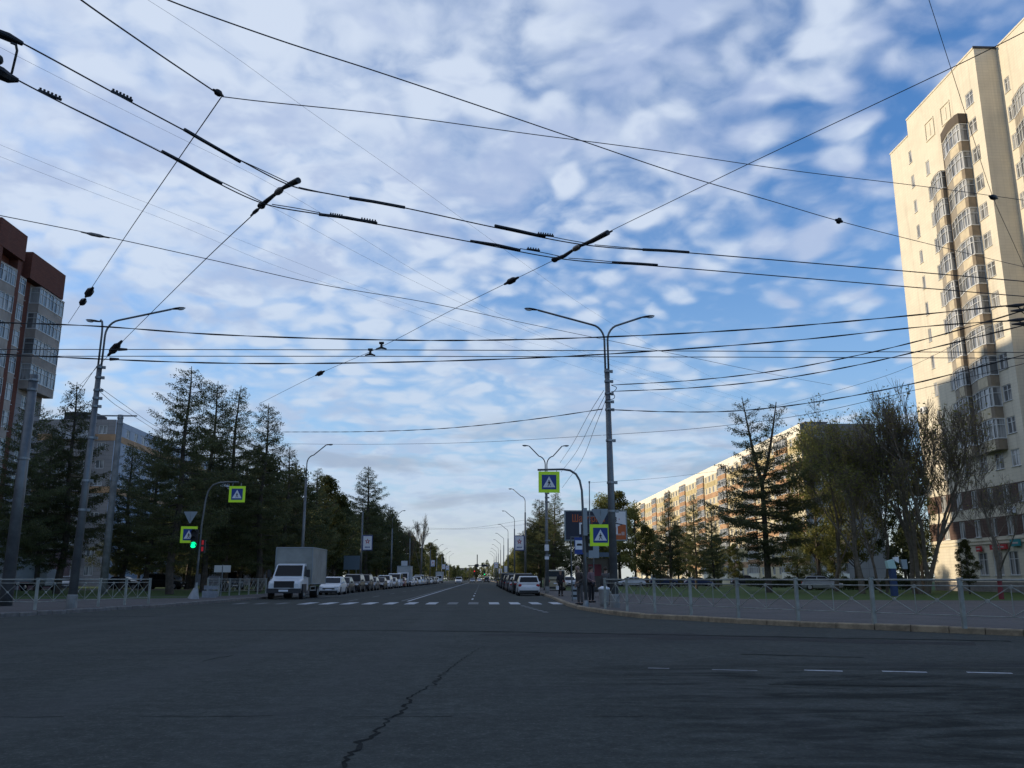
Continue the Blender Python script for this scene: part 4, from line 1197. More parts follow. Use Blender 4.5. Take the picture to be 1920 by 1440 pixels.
def street_lamp(H, arms, base_r=.17, thick_to=10.1, bands=True, banner=0, twin=True):
    r = empty('street_lamp', (0, 0, 0)); r['category'] = 'street lamp'
    p = MB(); p.tube([(0, 0, 0), (0, 0, thick_to * .45), (0, 0, thick_to)], [base_r, base_r * .82, base_r * .58], 12)
    po = p.build('pole', polepaint, r, smooth=True)
    b = MB(); b.tube([(0, 0, 0), (0, 0, .5), (0, 0, .55)], [base_r * 1.2, base_r * 1.15, base_r * 1.03], 12); b.build('base_sleeve', concrete, po)
    if bands:
        q = MB(); rnd = random.Random(3)
        for z in (thick_to - .15, thick_to - .6, thick_to - 1.15, thick_to - 1.5, thick_to - 1.85, thick_to - 3.2, thick_to - 5.0, thick_to - 6.2):
            rr = base_r * (1 - .42 * z / thick_to) + .025
            q.tube([(0, 0, z), (0, 0, z + .09)], rr, 12); q.box(rr, rr + .12, -.04, .04, z - .02, z + .1)
        q.build('clamp', steel, po)
    up = MB()
    for i, (ax, az) in enumerate(arms):
        off = 0 if len(arms) == 1 else (.07 if ax > 0 else -.07)
        pts = arm_curve(off, H - .6, ax, az)
        pts[0] = (off, 0, thick_to - .4)
        a = MB(); a.tube(pts, .045, 8); ao = a.build('arm', polepaint, r, smooth=True)
        d_ = (1 if ax > 0 else -1)
        lamp_head(r, (ax, 0, az), (d_, 0))
    if banner:
        b = MB(); b.box(*(sorted((banner * .12, banner * 1.32))), -.03, .03, 4.55, 6.35); bo = b.build('banner', signblue, r)
        f = MB(); f.box(*(sorted((banner * .20, banner * 1.24))), -.036, -.031, 4.63, 6.27); f.box(*(sorted((banner * .20, banner * 1.24))), .031, .036, 4.63, 6.27)
        f.build('banner_face', white, bo)
        st = MB(); cx, cz = banner * .72, 5.62
        for kx in (-.041, .038):
            pts = []
            for k in range(10):
                rr = .36 if k % 2 == 0 else .15; q = math.pi / 2 + k * math.pi / 5
                pts.append((cx + rr * math.cos(q), cz + rr * math.sin(q)))
            st.prism(pts, kx, kx + .003, 0)
            st.prism([(cx + (x - cx) * .42, cz + (z - cz) * .42) for x, z in pts], kx - .003, kx + .006, 1)
        for k in range(4): st.box(cx - .3 + k * .16, cx - .19 + k * .16, -.041, -.038, 4.85, 5.0, 2)
        st.build('star_emblem', [red, white, signblue], bo)
        tb_ = MB(); tb_.tube([(0, 0, 6.4), (banner * 1.35, 0, 6.4)], .02, 5); tb_.tube([(0, 0, 4.5), (banner * 1.35, 0, 4.5)], .02, 5); tb_.build('banner_bracket', steel, bo)
    return r
LGR = 'street lamps along the avenue'
pR = PZ(1145, 1138, .13); pL = PZ(145, 1140, .13)
o = street_lamp(12.9, [(-2.98, 12.78), (1.60, 12.45)], .18); o.location = (pR[0], 36.5, .13); o.rotation_euler.y = -.008
tag(o, 'nearest double-armed street lamp at the right end of the crosswalk, cables clamped to it', 'street lamp', LGR)
o = street_lamp(12.9, [(2.78, 12.65), (-.22, 12.02)], .18); o.location = (pL[0], 36.5, .13); o.rotation_euler.y = .010
tag(o, 'nearest street lamp behind the left fence with one long and one short arm', 'street lamp', LGR)
o = street_lamp(12.0, [(-1.4, 12.05), (1.35, 12.05)], .17, 9.2); o.location = (5.3, 72, .13)
tag(o, 'double-armed street lamp behind the right crosswalk sign arch', 'street lamp', LGR)
st_ = MB()
for z0, z1 in ((3.4, 3.9), (2.7, 2.95)): st_.tube([(0, 0, z0), (0, 0, z1)], .178, 12)
st_.build('sticker', white, o)
for i, Yl in enumerate([108, 144, 180, 216, 252, 288, 324, 360, 396]):
    def f1(): return street_lamp(12.0, [(-1.5, 12.05)], .16, 9.2, False)
    def f2(): return street_lamp(12.0, [(-1.5, 12.05)], .16, 9.2, False, banner=-1)
    bn = i in (0, 5)
    spawn('lampR%d' % bn, f2 if bn else f1, (5.3, Yl, .13), '%s single-armed street lamp along the right kerb%s' % (ORD[i], ', carrying a star banner' if bn else ''), LGR)
for i, Yl in enumerate([72, 108, 144, 180, 216, 252, 288, 324, 360, 396]):
    def f3(): return street_lamp(12.0, [(1.5, 12.05)], .16, 9.2, False)
    def f4(): return street_lamp(12.0, [(1.5, 12.05)], .16, 9.2, False, banner=1)
    bn = i in (1, 5, 7, 8)
    spawn('lampL%d' % bn, f4 if bn else f3, (-14.75 if i else -14.6, Yl, .13), '%s street lamp along the left kerb behind the parked cars%s' % (ORD[i], ', carrying a star banner' if bn else ''), LGR)


def overhead_pole(x, y, H, r0, r1, cross=None, m=concrete):
    r = empty('utility_pole', (x, y, .13)); r['category'] = 'pole'
    p = MB(); p.tube([(0, 0, 0), (0, 0, H * .5), (0, 0, H)], [r0, (r0 + r1) / 2, r1], 14); po = p.build('pole', m, r, smooth=True)
    q = MB()
    for z in (H - .3, H - .75, H * .62): q.tube([(0, 0, z), (0, 0, z + .1)], r1 + .03 + (r0 - r1) * (1 - z / H), 14)
    q.build('clamp', steel, po)
    if cross:
        c = MB(); c.box(cross[0], cross[1], -.06, .06, H - .12, H - .02)
        c.build('cross_arm', steel, r)
    return r
a = PZ(10, 1136, .13); H_ = PY(46, 703, a[1])[2]
o = overhead_pole(a[0], a[1], H_ - .13, .27, .19, m=polepaint); o.rotation_euler.y = .0; tag(o, 'thick grey pole without lamp at the left edge', 'pole')
a = PZ(190, 1114, .13); H_ = PY(215, 778, a[1])[2]
o = overhead_pole(a[0] + .1, a[1], H_ - .13, .30, .21, (-2.6, 1.3)); tag(o, 'pale concrete pole with a crossbar on top, in front of the pale blue block', 'pole')


def ped_figure(mb, cx, cz, s, y, m):
    P = lambda pts: mb.prism([(cx + a * s, cz + b * s) for a, b in pts], y - .003, y, m)
    mb.tube([(cx - .01 * s, y, cz + .27 * s), (cx - .01 * s, y - .003, cz + .27 * s)], .055 * s, 10, m)
    P([(-.07, .20), (-.055, -.02), (.055, -.02), (.07, .20)])
    P([(-.05, -.02), (-.17, -.30), (-.10, -.31), (.02, -.04)])
    P([(.0, -.02), (.12, -.31), (.19, -.30), (.055, -.02)])
    P([(-.06, .20), (-.17, .02), (-.13, .0), (-.03, .13)])
    P([(.06, .20), (.17, .03), (.13, .01), (.03, .13)])
def crosswalk_sign(parent, cx, z0, s, y=-.06, flip=1, cut=1.0):
    """square sign facing -y: yellow-green surround, blue square, white triangle, walking figure"""
    b = MB(); b.box(cx - s / 2, cx + s / 2, y - .012, y + .012, z0, z0 + s); bo = b.build('crosswalk_sign', yellowgreen, parent)
    q = MB(); k = s * .345; q.box(cx - k, cx + k, y - .018, y - .0125, z0 + s / 2 - k, z0 + s / 2 + k); q.build('blue_panel', signblue, bo)
    c = z0 + s / 2
    t_ = MB(); t_.prism([(cx - k * .85, c - k * .72), (cx + k * .85, c - k * .72), (cx, c + k * .78)], y - .023, y - .0185, 0)
    ped_figure(t_, cx, c - k * .18, k * 1.35, y - .0235, 1)
    t_.build('pictogram', [white, black], bo)
    bk = MB(); bk.box(cx - s / 2 + .01, cx + s / 2 - .01, y + .0125, y + .016, z0 + .01, z0 + s - .01); bk.build('sign_back', tin, bo)
    return bo
def triangle_back(parent, cx, z0, s, y=-.05):
    b = MB(); b.prism([(cx - s * .04, z0), (cx + s * .04, z0), (cx + s / 2, z0 + s * .82), (cx + s / 2 - .03, z0 + s * .87), (cx - s / 2 + .03, z0 + s * .87), (cx - s / 2, z0 + s * .82)], y - .01, y + .01)
    bo = b.build('give_way_sign_back', tin, parent)
    c = MB(); c.disc((cx, y - .014, z0 + s * .68), .02, 'y', 8, .012); c.disc((cx, y - .014, z0 + s * .3), .02, 'y', 8, .012); c.box(cx - .02, cx + .02, y - .02, y - .0105, z0 + s * .1, z0 + s * .8)
    c.build('bolt', steel, bo)
def emat(n, c, s): return mat(n, tuple(q * .3 for q in c), .4, emit=c, estr=s)
greenlamp = emat('green_signal', (0.0, 1.0, .33), 1.6)
redlamp = emat('red_signal', (1.0, .03, .03), 1.3)
reddim = emat('red_countdown', (.5, .02, .03), .35)
def signal_head(parent, x, z0, h_, on=2, facing=-1, w_=.32, y=-.28, name='signal_head'):
    b = MB(); b.box(x - w_ / 2, x + w_ / 2, y, y + .18, z0, z0 + h_); bo = b.build(name, plastic, parent)
    v_ = MB(); l0 = MB(); l1 = MB()
    for k in range(3):
        zc = z0 + h_ * (k + .5) / 3; rr = w_ * .40
        pts = [(x + rr * math.cos(q), zc + rr * math.sin(q)) for q in [math.pi * j / 10 for j in range(-1, 12)]]
        for (a, b_), (c, d_) in zip(pts[:-1], pts[1:]): v_.add([(a, y, b_), (c, y, d_), (c, y - .22, d_), (a, y - .22, b_)], [(0, 1, 2, 3), (3, 2, 1, 0)])
        (l1 if k == 2 - on else l0).disc((x, y - .012, zc), rr * .95, 'y', 16, .02)
    v_.build('visor', plastic, bo); l0.build('dark_lens', black, bo)
    return bo, l1
# left signal pole with arch
a = PZ(365, 1123, .13); Yp = a[1]
r = empty('traffic_light', (a[0], Yp, .13), 'left traffic light pole with green light, curved arm and crosswalk signs', 'traffic light')
def LP(px, py): q = PY(px, py, Yp); return (q[0] - a[0], 0, q[2] - .13)
pm = MB(); pm.tube([(0, 0, .1), LP(372, 1050), LP(378, 985), LP(386, 935), LP(391, 920), LP(399, 910), LP(410, 905.5), LP(425, 904), LP(447, 904)], [.075, .07, .06, .055, .05, .05, .05, .05, .05], 10)
pm.build('pole', polepaint, r, smooth=True)
bb_ = MB(); bb_.tube([(-.08, 0, 0), (.02, 0, .62)], [.34, .13], 14); bb_.tube([(.03, 0, .62), (.04, 0, .95)], [.10, .09], 12, 1); bo = bb_.build('base', [mat('pale_concrete', (.33, .34, .35), .9, 0, .2, 3), steel], r)
c_ = LP(444, 942); s_ = .98
hb = MB(); hb.tube([(c_[0] - .3, 0, LP(430, 904)[2] - .04), (c_[0] - .3, -.05, c_[2] + s_)], .015, 5); hb.tube([(c_[0] + .2, 0, LP(430, 904)[2] - .04), (c_[0] + .2, -.05, c_[2] + s_)], .015, 5); hb.build('hanger', steel, r)
crosswalk_sign(r, c_[0], c_[2], s_)
c_ = LP(353, 1018); crosswalk_sign(r, c_[0], c_[2], s_, y=-.03)
c_ = LP(356, 981); triangle_back(r, c_[0], c_[2], .80, y=.0)
br_ = MB(); br_.tube([LP(340, 1000), LP(378, 1000)], .02, 5); br_.build('bracket', steel, r)
c0 = LP(364, 1029); hd, l1 = signal_head(r, c0[0] + .05, c0[2], 1.15, 2, w_=.38, y=-.30)
l1.v = []; l1.f = []; l1.m = []
l1.disc((c0[0] + .03, -.33, c0[2] + .22), .175, 'y', 18, .03); l1.build('green_lens', greenlamp, hd)
q = LP(377, 1036); cb = MB(); cb.box(q[0] - .02, q[0] + .20, -.02, .16, q[2], q[2] + .75); cbo = cb.build('pedestrian_signal', plastic, r)
cl_ = MB()
for k in (0, 1): cl_.box(q[0] + .0, q[0] + .12, -.035, -.021, q[2] + .08 + k * .38, q[2] + .34 + k * .38)
cl_.build('countdown_lens', reddim, cbo)
o = MB(); 
def ctrl_box(loc, label):
    r_ = empty('control_cabinet', loc, label, 'cabinet')
    b = MB(); b.box(-.42, .42, -.25, .25, 0.0, .42); b.build('body', mat('cabinet_grey', (.24, .26, .29), .6, 0, .2, 3), r_)
    t_ = MB(); t_.box(-.34, .46, -.2, .2, .5, .74); t_.box(-.1, .1, -.1, .1, .42, .5); t_.build('lid', MATS['cabinet_grey'], r_)
a2_ = PZ(375, 1121, .13); ctrl_box((a2_[0] + .35, a2_[1] + .8, .13), 'low grey cabinet beside the base of the left traffic light')

# right arch and its signals
a = PZ(1099, 1137, .13); Yp = a[1]
r = empty('traffic_light', (a[0], Yp, .13), 'right traffic light pole with curved arm over the lane and hanging crosswalk sign', 'traffic light')
pm = MB(); pm.tube([(0, 0, 0), LP(1097, 1050), LP(1093, 960), LP(1091, 920), LP(1087, 901), LP(1080, 889), LP(1069, 882), LP(1055, 880), LP(1008, 881)], [.07, .065, .055, .05, .05, .05, .05, .045, .045], 10)
pm.build('pole', polepaint, r, smooth=True)
bb_ = MB(); bb_.tube([(0, 0, 0), (0, 0, .25)], [.16, .1], 12); bb_.build('base', steel, r)
c_ = LP(1029.5, 924); s_ = .94
hb = MB()
for k in (-.4, .35): hb.tube([(c_[0] + k, 0, LP(1030, 881)[2] - .03), (c_[0] + k, -.05, c_[2] + s_)], .014, 5)
hb.build('hanger', steel, r)
crosswalk_sign(r, c_[0], c_[2], s_)
c_ = LP(1126, 1024); crosswalk_sign(r, c_[0], c_[2], .94)
c_ = LP(1126, 984); triangle_back(r, c_[0], c_[2], .80)
br_ = MB(); br_.tube([LP(1096, 1000), LP(1135, 1000)], .02, 5); br_.tube([LP(1096, 968), LP(1135, 968)], .02, 5); br_.build('bracket', steel, r)
q = LP(1098, 1036); h_ = MB(); h_.box(q[0] - .10, q[0] + .12, .02, .34, q[2], q[2] + .95); ho = h_.build('signal_head', plastic, r)
v_ = MB(); v_.box(q[0] + .12, q[0] + .34, .05, .31, q[2] + .1, q[2] + .28); v_.box(q[0] + .12, q[0] + .34, .05, .31, q[2] + .4, q[2] + .58); v_.box(q[0] + .12, q[0] + .34, .05, .31, q[2] + .7, q[2] + .88); v_.build('visor', plastic, ho)
q = LP(1097, 1000); h_ = MB(); h_.box(q[0] - .09, q[0] + .09, -.16, -.06, q[2] - .1, q[2] + 1.1); h_.build('controller_box', tin, r)

# thin post behind, bus stop sign, information board, shelter
a = PZ(1108, 1110, .13)
def thin_post(px, py, top, base, Y, label, r0=.05):
    p0 = PY(px, py, Y); t_ = PY(top[0], top[1], Y)
    r_ = empty('steel_post', (p0[0], Y, .13), label, 'post')
    m_ = MB(); m_.tube([(0, 0, 0), (t_[0] - p0[0], 0, t_[2] - .13)], [r0, r0 * .7], 8); m_.build('pole', steel, r_)
    c = MB(); c.tube([(t_[0] - p0[0], 0, t_[2] - .25), (t_[0] - p0[0], 0, t_[2] - .1)], r0 * 1.3, 8); c.build('clamp', steel, r_)
thin_post(1106, 1100, (1105, 903), None, 62, 'thin steel mast behind the right traffic light, a wire tied to its top')
r = empty('bus_stop_sign', (*PY(1073, 1100, 47)[:2], .13), 'blue bus stop sign on a post left of the bus shelter', 'bus stop sign')
o0 = PY(1073, 1100, 47)
def RP(px, py): q = PY(px, py, 47); return (q[0] - o0[0], 0, q[2] - .13)
m_ = MB(); m_.tube([(0, 0, 0), RP(1070, 1006)], .035, 8); m_.tube([RP(1069, 1007), RP(1086, 1007)], .025, 6); m_.build('post', polepaint, r)
a0, a1 = RP(1077.5, 1039), RP(1095, 1007.5)
b = MB(); b.box(a0[0], a1[0], -.03, .01, a0[2], a1[2]); bo = b.build('sign_plate', signblue, r)
h_ = a1[2] - a0[2]; f = MB(); f.box(a0[0] + .04, a1[0] - .04, -.036, -.031, a0[2] + h_ * .27, a0[2] + h_ * .82); fo = f.build('white_field', white, bo)
g = MB(); cx = (a0[0] + a1[0]) / 2; g.box(cx - .14, cx + .14, -.041, -.037, a0[2] + h_ * .50, a0[2] + h_ * .60); g.box(cx - .10, cx + .10, -.041, -.037, a0[2] + h_ * .601, a0[2] + h_ * .63); g.build('bus_pictogram', black, fo)

o0 = PY(1113, 1100, 50)
r = empty('information_board', (o0[0], 50, .13), 'plain grey board on a post above the bus shelter, left of the big pole', 'sign')
def RP(px, py, Y=50): q = PY(px, py, Y); return (q[0] - o0[0], 0, q[2] - .13)
m_ = MB(); m_.tube([(0, 0, 0), RP(1113, 1030)], .035, 8); m_.build('post', polepaint, r)
a0, a1 = RP(1104, 1046), RP(1122.5, 1012); b = MB(); b.box(a0[0], a1[0], -.05, -.03, a0[2], a1[2]); b.build('board', tin, r)

x0 = PY(1092, 1060, 58)[0]; x1 = PY(1152, 1060, 58)[0]
r = empty('bus_shelter', (x0, 58, .13), 'dark bus shelter with thin roof behind the right street lamp', 'bus shelter'); ww = x1 - x0
rf = MB(); rf.box(-.25, ww + .2, -.9, 1.0, 2.72, 2.84); rf.box(.0, ww, -.92, -.905, 2.55, 2.72); rf.build('roof', mat('shelter_blue_grey', (.06, .09, .12), .5), r)
for x_, y_ in ((0.05, -.6), (ww - .05, -.6), (.05, .8), (ww - .05, .8)):
    m_ = MB(); m_.tube([(x_, y_, 0), (x_, y_, 2.72)], .035, 8); m_.build('post', darksteel, r)
gl = MB(); gl.box(.1, ww - .1, .78, .80, .3, 2.5); gl.build('rear_panel', mat('tinted_panel', (.025, .03, .035), .2), r)
gl = MB(); gl.box(ww - .03, ww - .01, -.5, .7, .3, 2.5); gl.build('side_panel', mat('shelter_poster', (.10, .12, .15), .4), r)
gl = MB(); gl.box(.5, 1.35, .74, .775, 1.35, 2.1); gl.build('red_poster', mat('muted_red', (.22, .035, .05), .6), r)
bn = MB(); bn.box(.3, ww - .4, .3, .65, .42, .48); bn.box(.4, .46, .4, .6, 0, .42); bn.box(ww - .56, ww - .5, .4, .6, 0, .42); bn.build('bench', darksteel, r)

# striped low post and litter bin near the kerb
p_ = PZ(1078, 1124, .13)
r = empty('barrier_post', (p_[0], p_[1], .13), 'low black and white striped post beside the waiting people', 'post')
m_ = MB(); m_.box(-.2, .2, -.12, .12, 0, 1.0, 0)
m_.build('body', mat('pale_grey_paint', (.30, .33, .35), .6), r)
for k in range(3):
    q = MB(); q.box(-.203, .203, -.123, .123, .14 + k * .3, .26 + k * .3); q.build('dark_band', black, r)
p_ = PZ(1133, 1137, .13)
r = empty('litter_bin', (p_[0], p_[1], .13), 'grey litter bin with pale lid beside the right street lamp', 'litter bin')
m_ = MB(); m_.tube([(0, 0, 0), (0, 0, .1), (0, 0, .72)], [.16, .2, .24], 12); m_.build('body', concrete, r)
m_ = MB(); m_.tube([(0, 0, .72), (0, 0, .78), (0, 0, .85)], [.26, .25, .1], 12); m_.build('lid', white, r)

# billboard on the right
Yb = 86
q0, q1 = PY(1059, 1014, Yb), PY(1175, 957, Yb)
r = empty('billboard', ((q0[0] + q1[0]) / 2, Yb, .1), 'large roadside billboard, navy with orange and white lettering and a white and orange end panel', 'billboard')
bw, bh, bz = q1[0] - q0[0], q1[2] - q0[2], q0[2] - .1
b = MB(); b.box(-bw / 2, bw / 2, 0, .35, bz, bz + bh); bo = b.build('frame', mat('billboard_frame', (.25, .30, .32), .6, .2, .2, 3), r)
m_ = MB(); m_.tube([(0, .18, 0), (0, .18, bz)], .2, 12); m_.build('column', polepaint, r)
navy = mat('navy_print', (.010, .016, .04), .5); orp = mat('orange_print', (.45, .10, .02), .5)
b = MB(); b.box(-bw / 2 + .12, bw * .22, -.012, -.002, bz + .12, bz + bh - .12); po = b.build('navy_poster', navy, r)
b = MB(); b.box(bw * .22 + .01, bw / 2 - .12, -.012, -.002, bz + .12, bz + bh - .12); pw = b.build('white_poster', white, r)
b = MB(); xl, xr, zl = bw * .22 + .02, bw / 2 - .13, bz + .13
b.prism([(xl, zl), (xr, zl), (xr, zl + bh * .48), (xr - .35, zl + bh * .50), (xl, zl + bh * .32)], -.018, -.013); b.build('orange_shape', orp, pw)
b = MB(); b.prism([(xl, zl + bh * .60), (xr - .35, zl + bh * .50), (xr - .37, zl + bh * .47), (xl, zl + bh * .56)], -.022, -.0185); b.build('dark_stroke', navy, pw)
def text(parent, s_, size, x, z, y, m, bold=.0, sx=1.0, name='lettering'):
    c = bpy.data.curves.new(name, 'FONT'); c.body = s_; c.size = size; c.extrude = .004; c.offset = bold
    t_ = bpy.data.objects.new(name, c); COL.objects.link(t_)
    me = bpy.data.meshes.new_from_object(t_.evaluated_get(bpy.context.evaluated_depsgraph_get()))
    bpy.data.objects.remove(t_); me.materials.clear(); me.materials.append(m)
    o_ = bpy.data.objects.new(name, me); COL.objects.link(o_); o_.parent = parent
    o_.rotation_euler = (math.pi / 2, 0, 0); o_.location = (x, y, z); o_.scale = (sx, 1, 1)
    return o_
text(po, 'Шаверма', 1.0, -bw / 2 + .72, bz + bh * .62, -.02, orp, .012, .72)
text(po, 'П асш', 1.5, -bw / 2 + 1.35, bz + bh * .22, -.02, white, .02, .9)
text(pw, '3', .72, bw * .22 + .4, bz + bh * .62, -.02, navy, .01)
text(pw, '.', .6, bw * .22 + .9, bz + bh * .70, -.02, red, .01)
b = MB(); b.box(xl + .1, xr - .5, -.0235, -.0185, zl + .42, zl + .58); b.box(xr - .45, xr - .15, -.0235, -.0185, zl + .42, zl + .75); b.build('pale_strip', mat('pale_pink_print', (.5, .36, .34), .6), pw)

# grey-blue board between the parked cars and the trees, white plates on a post
Yb = 122; q0, q1 = PY(644, 1068, Yb), PY(679, 1042, Yb)
r = empty('notice_board', ((q0[0] + q1[0]) / 2, Yb, .1), 'grey-blue blank board on two legs behind the parked cars', 'sign')
bw2, bh2, bz2 = q1[0] - q0[0], q1[2] - q0[2], q0[2] - .1
b = MB(); b.box(-bw2 / 2, bw2 / 2, -.05, .05, bz2, bz2 + bh2); b.build('board', mat('blue_grey_panel', (.10, .15, .20), .5), r)
b = MB(); b.tube([(-.5, 0, 0), (-.5, 0, bz2)], .05, 6); b.tube([(.5, 0, 0), (.5, 0, bz2)], .05, 6); b.build('leg', steel, r)
Yb = 62; q0 = PY(415, 1100, Yb)
r = empty('sign_post', (q0[0], Yb, .1), 'post with two small blank white plates on the left lawn', 'sign')
z0_, z1_ = PY(415, 1073, Yb)[2] - .1, PY(415, 1060, Yb)[2] - .1
for sx in (-1, 1):
    b = MB(); b.box(*sorted((sx * .04, sx * .56)), -.05, -.02, z0_, z1_); b.build('plate', mat('off_white_plate', (.50, .50, .47), .6), r)
b = MB(); b.tube([(0, 0, 0), (0, 0, z1_ + .05)], .035, 8); b.build('post', steel, r)

# blue and white stand on the right lawn, red column
Yb = 62; q0 = PY(1675, 1090, Yb)
r = empty('kiosk_stand', (q0[0], Yb, .1), 'blue post carrying two slanted white panels in front of the dark evergreens', 'stand')
def RP(px, py): q = PY(px, py, Yb); return (q[0] - q0[0], q[2] - .1)
b = MB(); b.box(-.19, .19, -.2, .2, 0, RP(1675, 1066)[1]); b.build('pedestal', mat('deep_blue_paint', (.008, .03, .10), .5), r)
mint = mat('mint_white', (.40, .58, .55), .5)
pts = [RP(664, 0)] if False else [RP(1664, 1066), RP(1679, 1066), RP(1673, 1049), RP(1661, 1052)]
b = MB(); b.prism(pts, -.2, .2); b.build('panel', mint, r)
pts = [RP(1677, 1052), RP(1684, 1056), RP(1683, 1044), RP(1675, 1045)]
b = MB(); b.prism(pts, -.15, .15); b.build('panel', white, r)
pts = [RP(1692, 1067), RP(1701, 1067), RP(1699, 1049), RP(1688, 1049)]
b = MB(); b.prism(pts, -.1, .1); b.build('panel', tin, r)
b = MB(); b.tube([(0, .1, RP(1675, 1066)[1]), (RP(1694, 1060)[0], .1, RP(1694, 1060)[1])], .04, 6); b.build('brace', darksteel, r)
q0 = PY(1876, 1106, 52)
r = empty('red_column', (q0[0], 52, .1), 'small red column seen through the right fence near the tower', 'bollard')
b = MB(); b.tube([(0, 0, 0), (0, 0, .55), (0, 0, 1.0)], [.15, .14, .12], 10); redd = mat('faded_red', (.17, .02, .025), .7); b.build('body', redd, r)
b = MB(); b.blob((0, 0, 1.03), .15, .15, .09); b.build('cap', redd, r)

# ============================================================ fences
def fence(name, pts, label, ref_z=.13):
    """welded street railing: posts, two top rails, two crossed bars per panel, thin bottom rail"""
    r = empty(name, (pts[0][0], pts[0][1], ref_z), label, 'fence')
    o0 = np.array([pts[0][0], pts[0][1]]); P_ = [np.array(p[:2]) - o0 for p in pts]
    for p in P_:
        m_ = MB(); m_.box(p[0] - .045, p[0] + .045, p[1] - .045, p[1] + .045, 0, 1.17); m_.box(p[0] - .055, p[0] + .055, p[1] - .055, p[1] + .055, 1.171, 1.2)
        m_.build('post', fencem, r)
    for a, b in zip(P_[:-1], P_[1:]):
        L = np.linalg.norm(b - a); t_ = (b - a) / L; A = a + t_ * .05; B = b - t_ * .05
        m_ = MB()
        def bar(s0, z0, s1, z1, rr): 
            p, q = A + (B - A) * s0, A + (B - A) * s1; m_.tube([(p[0], p[1], z0), (q[0], q[1], z1)], rr, 6)
        bar(0, 1.14, 1, 1.14, .024); bar(0, 1.00, 1, 1.00, .016); bar(0, .30, 1, .30, .012)
        mo = m_.build('rail', fencem, r)
        m_ = MB()
        bar(.5, .30, .5, 1.0, .011)
        for s0 in (0, .5):
            bar(s0, .99, s0 + .5, .32, .011); bar(s0, .32, s0 + .5, .99, .011)
            c = A + (B - A) * (s0 + .25); n_ = np.array([-t_[1], t_[0]])
            m_.tube([(c[0] - n_[0] * .02, c[1] - n_[1] * .02, .655), (c[0] + n_[0] * .02, c[1] + n_[1] * .02, .655)], .045, 10)
        c = A + (B - A) * .5; n_ = np.array([-t_[1], t_[0]])
        m_.tube([(c[0] - n_[0] * .02, c[1] - n_[1] * .02, .985), (c[0] + n_[0] * .02, c[1] + n_[1] * .02, .985)], .05, 10)
        m_.build('cross_bars', fencem, r)
    return r
FR = [PZ(x, y, .13)[:2] for x, y in [(1098, 1140), (1135, 1143), (1176, 1146), (1228, 1149), (1296, 1153), (1385, 1158), (1497, 1164), (1640, 1171), (1809, 1178.5)]]
dd = FR[-1] - FR[-2]; FR += [FR[-1] + dd, FR[-1] + dd * 2.0, FR[-1] + dd * 3.0]
fence('pedestrian_fence', FR[1:], 'long grey steel railing along the kerb of the right pavement')
FLp = [PZ(x, y, .13)[:2] for x, y in [(65, 1144), (197, 1138), (278, 1132)]]
e = FLp[-1] - FLp[0]; ln = np.linalg.norm(e); e /= ln
n_ = int(round(ln / 2)); FL2 = [FLp[0] - np.array([.93, -.35]) * 2 * (k) for k in (8, 7, 6, 5, 4, 3, 2, 1)] + [FLp[0] + e * ln * k / n_ for k in range(n_ + 1)]
fence('pedestrian_fence', FL2, 'grey steel railing at the left edge, in front of the street lamp')
A_ = PZ(388, 1119, .13)[:2]; B_ = PZ(498, 1113, .13)[:2]; n_ = max(2, int(round(np.linalg.norm(B_ - A_) / 2)))
fence('pedestrian_fence', [A_ + (B_ - A_) * k / n_ for k in range(n_ + 1)], 'railing between the left traffic light and the parked truck')

# ============================================================ vehicles
def paint(name, c, metal=.2): return mat('car_' + name, c, .38, metal, .05, 2, coat=.22, spec=.35, grime=.15)
PAINT = {'white': paint('white', (.62, .64, .66), 0), 'black': paint('black', (.010, .011, .013)), 'dark grey': paint('dark_grey', (.045, .048, .052), .4), 'silver': paint('silver', (.30, .32, .34), .6),
         'grey': paint('grey', (.13, .14, .15), .5), 'dark red': paint('dark_red', (.12, .015, .018)), 'dark blue': paint('dark_blue', (.015, .03, .08)), 'beige': paint('beige', (.30, .26, .17), 0), 'yellow': paint('yellow', (.45, .36, .05), 0)}
KIND = {  # length, width, height, belt, bonnet end, windscreen top, roof end, tail, clearance
    'sedan': (4.5, 1.76, 1.46, .92, 1.15, 1.95, 3.35, 4.0, .18), 'hatch': (4.15, 1.76, 1.50, .95, .98, 1.75, 3.55, 4.02, .18),
    'suv': (4.7, 1.88, 1.74, 1.08, 1.15, 1.8, 4.2, 4.58, .24), 'van': (5.0, 1.95, 2.05, 1.15, .75, 1.55, 4.85, 4.95, .22)}
